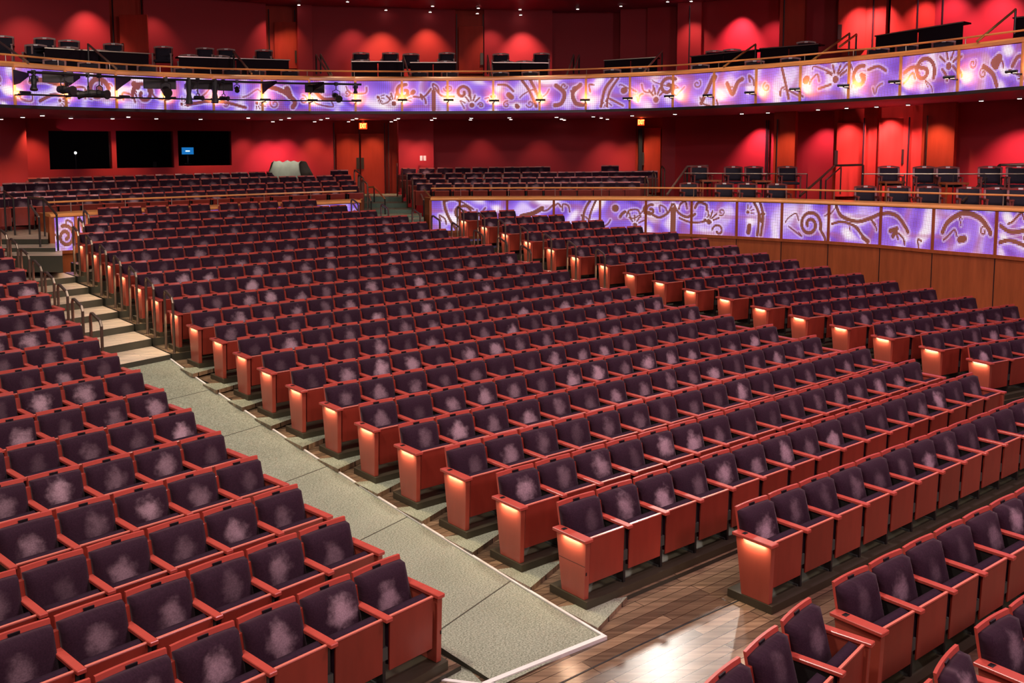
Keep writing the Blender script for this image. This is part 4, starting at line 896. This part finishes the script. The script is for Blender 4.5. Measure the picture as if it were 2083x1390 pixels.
# added spots brightening the two parapets, added fill for the soffit, and two lamps that glint on the boards
for px in range(0, 2200, 183):
    p = up_pt(px); lamp('SPOT', 'parapet_fill', (p.x * 1.0, p.y - .7, ZC + 5.3), 230, (1, .72, .48), (p.x, p.y + .15, up_top(px)), size=.06, angle=44, blend=1)
    q = low_pt(min(2190, max(102, px)) if not 740 < px < 876 else 880); lamp('SPOT', 'parapet_fill', (q.x * .93, q.y * .93, ZC + 3.2), 120, (1, .72, .50), (q.x, q.y + .15, q.z), size=.06, angle=46, blend=1)
for px in (200, 700, 1200, 1700): lamp('AREA', 'soffit_fill', (((px - CX) / F) * 31, 31.0 if px < 1500 else 26.5, ZC - .2), 3.2, (1, .35, .6), (((px - CX) / F) * 33, 33, ZC + 1.5), size=3.0)
for (gx, gy, e) in ((2.21, 8.13, 260),):
    lamp('SPOT', 'catwalk_lamp', (gx * 3.16, gy * 3.16, 9.5), e, (1, .93, .84), (gx, gy, 0), size=.16, angle=24, blend=1)
# ---------------------------------------------------------------- stairs of the two raised-tier entrances
def tread(pxa, pxb, y, Y, dep, mat, top, m):
    A, B_ = at(pxa, y, Y), at(pxb, y, Y); m.prism([(A.x, Y), (B_.x, Y), (B_.x * (Y + dep) / Y, Y + dep), (A.x * (Y + dep) / Y, Y + dep)], A.z - .35, A.z, mat, top)
m = MB()
for (a, b, y, Y) in ((738, 862, 447, 29.2), (738, 858, 439.5, 30.1), (738, 842, 427, 31.2), (738, 829, 414, 32.3), (738, 818, 401, 33.4)): tread(a, b, y, Y, 1.25 if Y < 33 else 2.6, M['carpet_dark'], M['carpet'], m)
struct(m.obj('floor_centre_stair'), 'green carpeted steps climbing to the double door')
m = MB()
for (a, b, y, Y) in ((-70, 127, 521, 20.6), (-70, 113, 505, 21.4), (-70, 98, 487, 22.2)): tread(a, b, y, Y, 1.0 if Y < 22 else 3.6, M['riser'], M['stepwood'], m)
struct(m.obj('floor_left_stair'), 'dark wooden steps up to the left parterre entrance')
# ---------------------------------------------------------------- handrails
def loop(side):
    x = .40 * side; pts = [(x, -.06, -.16), (x, -.06, .90), (x, -.09, .965), (x, -.14, .97), (x, -.40, .875), (x, -.44, .80), (x, -.44, -.16)]
    return MB().tube(pts, .025, M['rail'], 8).box((x - .05, -.52, -.20), (x + .05, .07, -.16), M['black']).mesh('aisle_rail')
LM = {-1: loop(-1), 1: loop(1)}
def rail_at(x, y, z, rot, side, lab, grp):
    o = link('aisle_rail', LM[side]); o.location = (x, y, z); o.rotation_euler = (0, 0, rot); tag(o, lab, 'handrail', grp)
for b, i0, i1, sd in (('C', 12, 20, -1), ('L', 11, 18, 1), ('R', 12, 18, -1), ('C', 13, 20, 1)):
    for (i, z, s0, s1, n) in ROWS[b]:
        if i0 <= i <= i1:
            s = s1 if (b == 'C' and sd > 0) else s0; x, y = bp(b, dist(i), s); r = i + 1 if b == 'C' else (i if b == 'L' else i - 1)
            rail_at(x, y, z, BL[b][0], sd, 'looped bronze handrail at the %s end of the %s row, %s' % ('near' if not (b == 'C' and sd > 0) else 'far', ORD[r] if r <= 20 else 'last', BN[b]), 'looped aisle handrails')
for k, (px, y, Y, sd) in enumerate([(864, 374.6, 31.6, -1), (852, 364.3, 32.5, -1), (842, 354, 33.4, -1), (831, 343.5, 34.3, -1), (711, 379, 30.6, 1), (704, 368, 31.5, 1), (697, 357.5, 32.4, 1), (1302, 360.5, 31.9, 1), (1321, 349.5, 32.8, 1), (1286, 371.5, 31.0, 1)]):
    p = at(px, y, Y); rail_at(p.x, p.y, p.z - .79, .1 if px > 800 else .6, sd, 'looped rail ending a rear tier row beside the %s, %s' % ('centre stair on its right' if 800 < px < 1000 else 'centre stair on its left' if px < 800 else 'far right rear stair', ORD[k + 1 if k < 4 else k - 3 if k < 7 else k - 6]), 'rear tier row rails')
def rail(pts, lab, mat='rail', r=.026, posts=(), legs=1.0):
    P = [at(*p) for p in pts]; o = empty('stair_handrail', tuple(P[0])); MB().tube([p - P[0] for p in P], r, M[mat], 8).obj('rail', o)
    for k in posts: q = P[k] - P[0]; MB().tube([q, q + Vector((0, 0, -legs))], r * .9, M['dark'], 8).obj('rail_post', o)
    tag(o, lab, 'handrail')
rail([(57, 401, 23.4), (80, 404, 23.0), (88, 404, 22.9), (115, 437, 21.6)], 'bronze handrail at the inner side of the left parterre stair', posts=(0, 2, 3), legs=1.2)
rail([(8, 389, 24), (27, 405, 23.2)], 'short bronze handrail at the far left of the frame', posts=(0, 1))
rail([(62, 418, 22.6), (79, 442, 21.6)], 'pale short handrail on the left parterre end cheek', 'silver', posts=(1,), legs=.9)
rail([(748, 381, 33.2), (761, 380.5, 33.0), (783, 405, 30.8)], 'brass handrail in the middle of the centre stair', 'brass', posts=(0, 1, 2), legs=.75)
rail([(749, 392, 32.0), (755, 409, 30.4)], 'pale handrail on the left side of the centre stair', 'silver', posts=(0, 1), legs=.7)
rail([(856, 378, 32.0), (876, 401, 30.3)], 'brass handrail on the right corner of the centre stair', 'brass', posts=(1,), legs=.7)
rail([(853, 388, 31.8), (862, 407, 30.2)], 'pale handrail beside the right cheek of the centre stair', 'silver', posts=(1,), legs=.7)
rail([(703, 421, 29.6), (715, 409, 29.5), (727, 428, 28.8)], 'short bronze rail before the end of the left parterre front', posts=(0, 2), legs=.7)
rail([(1357, 396, 28.9), (1398, 339, 30.6), (1440, 337.5, 30.8)], 'pale slanting handrail of the right rear stair', 'silver', .034, posts=(1,), legs=1.0)
rail([(1627, 399, 27.4), (1670, 362, 28.2), (1698, 337, 28.9), (1756, 335.5, 28.4)], 'bronze slanting handrail with level top, right of the box chairs', 'rail', .034, posts=(1, 3), legs=1.0)
rail([(1680, 367, 28.2), (1711, 340, 28.9)], 'second lower bar beside the bronze slanting handrail', 'rail', .022, posts=(0, 1), legs=.8)
rail([(1957, 411, 23.8), (2034, 336, 25.8), (2110, 333, 25.4)], 'bronze slanting handrail at the far right of the parterre', 'rail', .034, posts=(1,), legs=1.0)
rail([(1392, 352.5, low_pt(1392).y + 1.7), (1470, 353, low_pt(1470).y + 1.7), (1560, 353.5, low_pt(1560).y + 1.7), (1642, 354, low_pt(1642).y + 1.7)], 'level steel rail before the first group of box chairs', 'silver', .016, posts=(0, 1, 2, 3), legs=.75)
rail([(1754, 354, low_pt(1754).y + 1.7), (1840, 354, low_pt(1840).y + 1.7), (1940, 354, low_pt(1940).y + 1.7), (2005, 354, low_pt(2005).y + 1.7), (2110, 354, low_pt(2110).y + 1.7)], 'level steel rail before the second group of box chairs', 'silver', .016, posts=(0, 1, 2, 3), legs=.75)
for k, (a, b) in enumerate([((-6, 82), (57, 127)), ((179, 90), (237, 140)), ((475, 105), (512, 150)), ((643, 112), (671, 154)), ((652, 111), (675, 153)), ((820, 114), (833, 155)), ((992, 113), (998, 156)), ((1167, 112), (1152, 155)), ((1178, 112), (1168, 140)), ((1347, 104), (1308, 148)), ((1537, 90), (1472, 136)), ((1728, 68), (1652, 123)), ((1742, 70), (1708, 95)), ((2066, 19), (1988, 84))]):
    Y0_ = up_pt((a[0] + b[0]) / 2).y
    rail([(a[0], a[1], Y0_ + 1.7), (b[0], b[1], Y0_ + .35)], 'slanting balcony stair rail, %s from the left' % ORD[k + 1], 'silver' if k < 10 else 'brass', .03, posts=(0,), legs=.6)
# ---------------------------------------------------------------- armchairs and tables of the boxes
def armchair_proto():
    fr = MB()
    for sx in (-1, 1):
        fr.box((sx * .27 - .02, -.27, 0), (sx * .27 + .02, -.23, .64), M['chairwood']).box((sx * .26 - .02, .20, 0), (sx * .26 + .02, .25, .52), M['chairwood']).box((sx * .27 - .03, -.29, .63), (sx * .27 + .03, .24, .665), M['chairwood'])
        fr.side([(.19, .5), (.24, .5), (.31, .90), (.27, .90)], sx * .26 - .025, sx * .26 + .025, M['chairwood'])
    for i in range(6):
        x0, x1 = -.285 + .095 * i, -.19 + .095 * i; a0, a1 = .035 * (1 - (x0 / .285) ** 2), .035 * (1 - (x1 / .285) ** 2)
        v = [(x, y, z + a) for x, a in ((x0, a0), (x1, a1)) for y, z in ((.26, .86), (.31, .86), (.31, .905), (.26, .905))]
        fr.add(v, [(0, 1, 5, 4), (1, 2, 6, 5), (2, 3, 7, 6), (3, 0, 4, 7), (0, 3, 2, 1), (4, 5, 6, 7)], M['chairwood'])
    fr.box((-.05, .252, .885), (.05, .262, .925), M['white'])
    o = fr.obj('armchair', bevel=0)
    link('backrest', pad(.235, .48, .875, .245, .285, .05, 0, M['upholst'], 4, 4, .01, 'backrest'), o)
    MB().box((-.25, -.26, .40), (.25, .22, .47), M['upholst']).obj('seat', o, bevel=.02)
    return o
ac = armchair_proto(); ac_used = False
def armchair(px, ytop, Y, rot, lab, grp):
    global ac_used
    P = at(px, ytop, Y); o = ac if not ac_used else copy_tree(ac); ac_used = True
    o.location = (P.x, P.y, P.z - .93); o.rotation_euler = (0, 0, rot); tag(o, lab, 'chair', grp)
LOWC = [(1412, 379, 28.6), (1480, 372, 27.4, 1), (1538, 373, 27.2, 1), (1588, 374, 26.8, 1)]
for k, (px, y, Y) in enumerate([(1427, 338, 29.2), (1496, 338.5, 28.8), (1538, 338.5, 28.5), (1606, 338.5, 28.0), (1812, 338, 26.6), (1884, 338.5, 26.2), (1932, 339, 25.9), (2018, 338.5, 25.4), (2076, 338, 25.0)]):
    armchair(px, y, low_pt(px).y + 2.3, .05 + (px - 1400) * -.0006, 'dark armchair of the upper box tier behind the steel rail, %s from the left' % ORD[k + 1], 'armchairs in the parterre boxes')
for k, (px, y, Y) in enumerate([(1406, 372, 28.2), (1478, 372.5, 27.6), (1525, 373, 27.2), (1585, 374, 26.8), (1765, 378.5, 25.6), (1833, 379, 25.2), (1894, 379.5, 24.8), (1975, 381, 24.2), (2032, 382, 23.8), (2080, 383, 23.5)]):
    armchair(px, y, low_pt(px).y + .9, .05 + (px - 1400) * -.0006, 'dark armchair of the lower box tier just behind the parterre front, %s from the left' % ORD[k + 1], 'armchairs in the parterre boxes')
for k, (px, y, Y, w_) in enumerate([(1445, 366, 28.6, .6), (1550, 367, 27.9, .5), (1815, 369, 26.2, .55), (1940, 371, 25.4, .6)]):
    P = at(px, y, low_pt(px).y + 1.8); t = empty('side_table', (P.x, P.y, P.z - .55)); MB().box((-w_ / 2, -.2, .50), (w_ / 2, .2, .55), M['lowerwood']).obj('table_top', t); 
    for sx in (-1, 1):
        for sy in (-1, 1): MB().box((sx * (w_ / 2 - .04) - .02, sy * .17 - .02, 0), (sx * (w_ / 2 - .04) + .02, sy * .17 + .02, .5), M['lowerwood']).obj('leg', t)
    tag(t, 'small wooden side table between the box armchairs, %s from the left' % ORD[k + 1], 'table', 'side tables in the boxes')
bd = lambda px: up_pt(px).y
BK = [(2, 70), (88, 74), (138, 79), (228, 86), (330, 92), (415, 95), (458, 97), (535, 99), (733, 105), (793, 105), (835, 107), (908, 105), (1018, 107), (1101, 106), (1453, 101), (1489, 98), (1640, 82)]
for k, (px, y) in enumerate(BK): armchair(px, y, bd(px) + 3.2, .35 - px * .0004, 'dark armchair behind the balcony tables, %s from the left' % ORD[k + 1], 'armchairs on the balcony')
NR = [(70, 88), (137, 93), (198, 99), (382, 109), (447, 111), (1026 + 2, 123), (1066, 122), (735, 120), (905, 122)]
for k, (px, y) in enumerate(NR): armchair(px, y, bd(px) + 2.9, .35 - px * .0004, 'armchair with a reddish top drawn up to a balcony table, %s in that row' % ORD[k + 1], 'armchairs on the balcony')
FT = [(108, 118), (178, 124), (235, 127), (297, 130), (372, 135), (470, 138), (520, 140), (588, 141), (852, 143.5), (914, 143.5), (1017, 144.5), (1078, 143.5), (1245, 139), (1302, 135.5), (1424, 129), (1535, 121), (1608, 115), (1787, 95), (1845, 88), (1920, 80)]
for k, (px, y) in enumerate(FT): armchair(px, y, bd(px) + 1.0, .35 - px * .0004, 'armchair just behind the balcony rail, %s from the left' % ORD[k + 1], 'front row armchairs on the balcony')
TB = [((90, 96), (305, 108)), ((362, 114), (590, 121)), ((715, 124), (822, 124)), ((834, 126), (928, 126)), ((1002, 126), (1116, 127)), ((1228, 122), (1338, 115)), ((1404, 114), (1540, 100)), ((1545, 98), (1665, 88)), ((1779, 72), (1960, 43)), ((2060, 35), (2180, 22))]
for k, (a, b) in enumerate(TB):
    Ya, Yb_ = bd(a[0]) + 2.3, bd(b[0]) + 2.3; A, B_ = at(a[0], a[1], Ya), at(b[0], b[1], Yb_); n_ = nrm(A, B_); t = empty('long_table', (A.x, A.y, A.z - .74)); D_ = B_ - A
    def pl(o0, o1, z0, z1, s0=0, s1=1): 
        p, q = D_ * s0, D_ * s1; return [(p.x + n_.x * o0, p.y + n_.y * o0), (q.x + n_.x * o0, q.y + n_.y * o0), (q.x + n_.x * o1, q.y + n_.y * o1), (p.x + n_.x * o1, p.y + n_.y * o1)]
    dz = D_.z
    MB().prism(pl(0, .5, 0, 0), [.70, .70 + dz, .70 + dz, .70], [.74, .74 + dz, .74 + dz, .74], M['table'], M['table']).obj('table_top', t)
    MB().prism(pl(-.012, 0, 0, 0), [.71, .71 + dz, .71 + dz, .71], [.735, .735 + dz, .735 + dz, .735], M['silver']).obj('metal_edge', t)
    MB().prism(pl(.03, .06, 0, 0, .01, .49), [.0, dz * .5, dz * .5, .0], [.70, .70 + dz * .5, .70 + dz * .5, .70], M['table']).obj('front_panel', t)
    MB().prism(pl(.03, .06, 0, 0, .51, .99), [dz * .5, dz, dz, dz * .5], [.70 + dz * .5, .70 + dz, .70 + dz, .70 + dz * .5], M['table']).obj('front_panel', t)
    tag(t, 'long dark balcony table with a metal edge, %s from the left' % ORD[k + 1], 'table', 'long tables on the balcony')
# ---------------------------------------------------------------- lighting pipe with stage spotlights on the left of the balcony front
pa, pb = (57, 146.5, 21.6), (735, 171, 28.6)
A, B_ = at(*pa), at(*pb); pipe = empty('lighting_pipe', tuple(A))
mid = [at(57, 146.5, 22.0), at(190, 154, 24.0), at(330, 161, 26.0), at(500, 167, 28.0), at(620, 170, 29.0), at(735, 172, 29.6)]
low = [at(37, 192, 22.2), at(190, 197, 24.2), at(330, 200.5, 26.2), at(500, 203.5, 28.1), at(620, 205, 29.1), at(735, 206, 29.6)]
MB().tube([p - A for p in mid], .030, M['black'], 8).obj('upper_pipe', pipe); MB().tube([p - A for p in low], .020, M['black'], 8).obj('lower_pipe', pipe)
for px in (30, 134, 237, 534, 630):
    J = up_pt(px); zt = up_top(px); q = at(px + 28, 152, J.y - .75); q.z = lerp(px + 28, [(p_[0], p_[1]) for p_ in [(57, mid[0].z), (190, mid[1].z), (330, mid[2].z), (500, mid[3].z), (735, mid[5].z)]])
    vs = []
    for o_ in (-.012, .012): vs += [(J.x - A.x + o_, J.y - A.y, zt - .05 - A.z), (J.x - A.x + o_, J.y - A.y, zt - .42 - A.z), ((J.x * .6 + q.x * .4) - A.x + o_, (J.y * .6 + q.y * .4) - A.y, q.z - .16 - A.z), (q.x - A.x + o_, q.y - A.y, q.z - .03 - A.z), (q.x - A.x + o_, q.y - A.y, q.z + .04 - A.z)]
    MB().add(vs, [(0, 1, 2, 3, 4), (9, 8, 7, 6, 5)] + [(i, 5 + i, 5 + (i + 1) % 5, (i + 1) % 5) for i in range(5)], M['table']).obj('bracket', pipe)
tag(pipe, 'long black lighting pipe hung before the left half of the balcony front', 'lighting pipe')
def spotlight(px, y, Y, yaw, tilt, ln, rad, ztop, lab):
    P = at(px, y, Y); t = empty('stage_spotlight', tuple(P), yaw); R_ = Matrix.Rotation(tilt, 3, 'X')
    b = MB(); b.tube([R_ @ Vector(p) for p in ((0, ln * .45, 0), (0, ln * .15, 0), (0, -ln * .2, 0), (0, -ln * .5, 0))], [rad * .75, rad, rad * .72, rad], M['black'], 12).obj('body', t)
    MB().tube([R_ @ Vector(p) for p in ((0, -ln * .5, 0), (0, -ln * .62, 0))], rad * 1.12, M['dark'], 12).obj('lens_hood', t)
    h = ztop - P.z
    MB().tube([(-rad * 1.15, 0, 0), (-rad * 1.15, 0, rad * 1.6), (0, 0, rad * 2.1), (rad * 1.15, 0, rad * 1.6), (rad * 1.15, 0, 0)], .012, M['black'], 6).tube([(0, 0, rad * 2), (0, 0, max(rad * 2.2, h))], .014, M['black'], 6).obj('yoke', t)
    MB().box((-.04, -.04, h - .05), (.04, .04, h + .05), M['black']).obj('clamp', t)
    tag(t, lab, 'stage light', 'stage spotlights on the balcony pipe')
zp = lambda px: lerp(px, [(57, mid[0].z), (190, mid[1].z), (330, mid[2].z), (500, mid[3].z), (620, mid[4].z), (735, mid[5].z)])
yp = lambda px: lerp(px, [(57, 22.0), (190, 24.0), (330, 26.0), (500, 28.0), (620, 29.0), (735, 29.6)])
for px, y, yaw, tl, ln, rd, lab in ((69, 167, .2, 1.35, .30, .075, 'short upright stage lamp at the left end of the lighting pipe'), (132, 183, 1.2, .1, .42, .10, 'black spotlight hanging level, second on the lighting pipe'), (180, 191, -1.3, .1, .40, .10, 'black spotlight turned left in the close pair'), (203, 191, 1.3, .1, .38, .10, 'black spotlight turned right in the close pair'),
                                  (338, 185, .5, .3, .36, .11, 'round faced black spotlight alone in mid pipe'), (384, 182, .2, 1.5, .62, .085, 'tall upright black spotlight with a small one at its foot'), (403, 199, 1.2, .1, .26, .06, 'small black lamp at the foot of the first tall spotlight'), (437, 182, .2, 1.5, .60, .085, 'second tall upright black spotlight'),
                                  (455, 200, 1.2, .1, .26, .06, 'small black lamp at the foot of the second tall spotlight'), (482, 181, .3, .5, .20, .06, 'small black spotlight right of the tall pair'), (684, 197, .6, .4, .34, .10, 'black spotlight near the right end of the lighting pipe'), (723, 180, .1, 1.4, .24, .06, 'small upright lamp at the right end of the lighting pipe')):
    spotlight(px, y, yp(px) - .02, yaw, tl, ln, rd, zp(px), lab)
for px, y, w_ in ((118, 157, .34), (325, 171, .42), (413, 172, .42), (452, 175, .3), (640, 180, .3)):
    P = at(px, y, yp(px) + .35); tag(MB().box((-w_, -.03, -.13), (w_, .03, .13), M['dark'], Matrix.Translation(P) @ Matrix.Rotation(.55, 4, 'Z')).obj('connector_box', bevel=.01), 'black cable connector box behind the lighting pipe, %s' % {118: 'leftmost', 325: 'behind the round faced spotlight', 413: 'between the tall spotlights', 452: 'right of the tall spotlights', 640: 'rightmost'}[px], 'connector box', 'connector boxes of the lighting pipe')
# ---------------------------------------------------------------- covered equipment under a tarpaulin
m = MB(); P0_, P1_ = at(548, 345, 32.8), at(622, 345, 33.3); L_ = (P1_ - P0_); nxx, nyy = 16, 10; vs = []
for j in range(nyy + 1):
    for i in range(nxx + 1):
        u, v = i / nxx, j / nyy; prof = [(-.55, -.55), (-.45, -.15), (-.25, .18), (-.05, .26), (.2, .22), (.5, -.3)]
        o_ = np.interp(v, np.linspace(0, 1, 6), [q[0] for q in prof]); h_ = np.interp(v, np.linspace(0, 1, 6), [q[1] for q in prof])
        x = (u - .5) * (1.32 - .62 * math.sin(math.pi * min(1, v * 1.05)) ** .7) + .5; fold = .05 * math.sin(11 * u + 2.5 * v) * (1 - v) + .03 * math.sin(23 * u + 5 * v)
        vs.append(Vector((P0_.x + L_.x * x, P0_.y + L_.y * x + o_ + fold, P0_.z + L_.z * x + h_ + fold * .8 + .02)))
m.add(vs, [(j * (nxx + 1) + i, j * (nxx + 1) + i + 1, (j + 1) * (nxx + 1) + i + 1, (j + 1) * (nxx + 1) + i) for j in range(nyy) for i in range(nxx)], M['canvas'])
tp = m.obj('tarpaulin', smooth=True); sm = tp.modifiers.new('thick', 'SOLIDIFY'); sm.thickness = .015
tag(tp, 'grey green tarpaulin draped over equipment behind the left rear seats', 'tarpaulin')
lamp('SPOT', 'tarp_downlight', tuple(at(585, 248, 32.4)), 160, (1, .9, .85), tuple(at(585, 345, 32.9)), size=.05, angle=50, blend=.6)
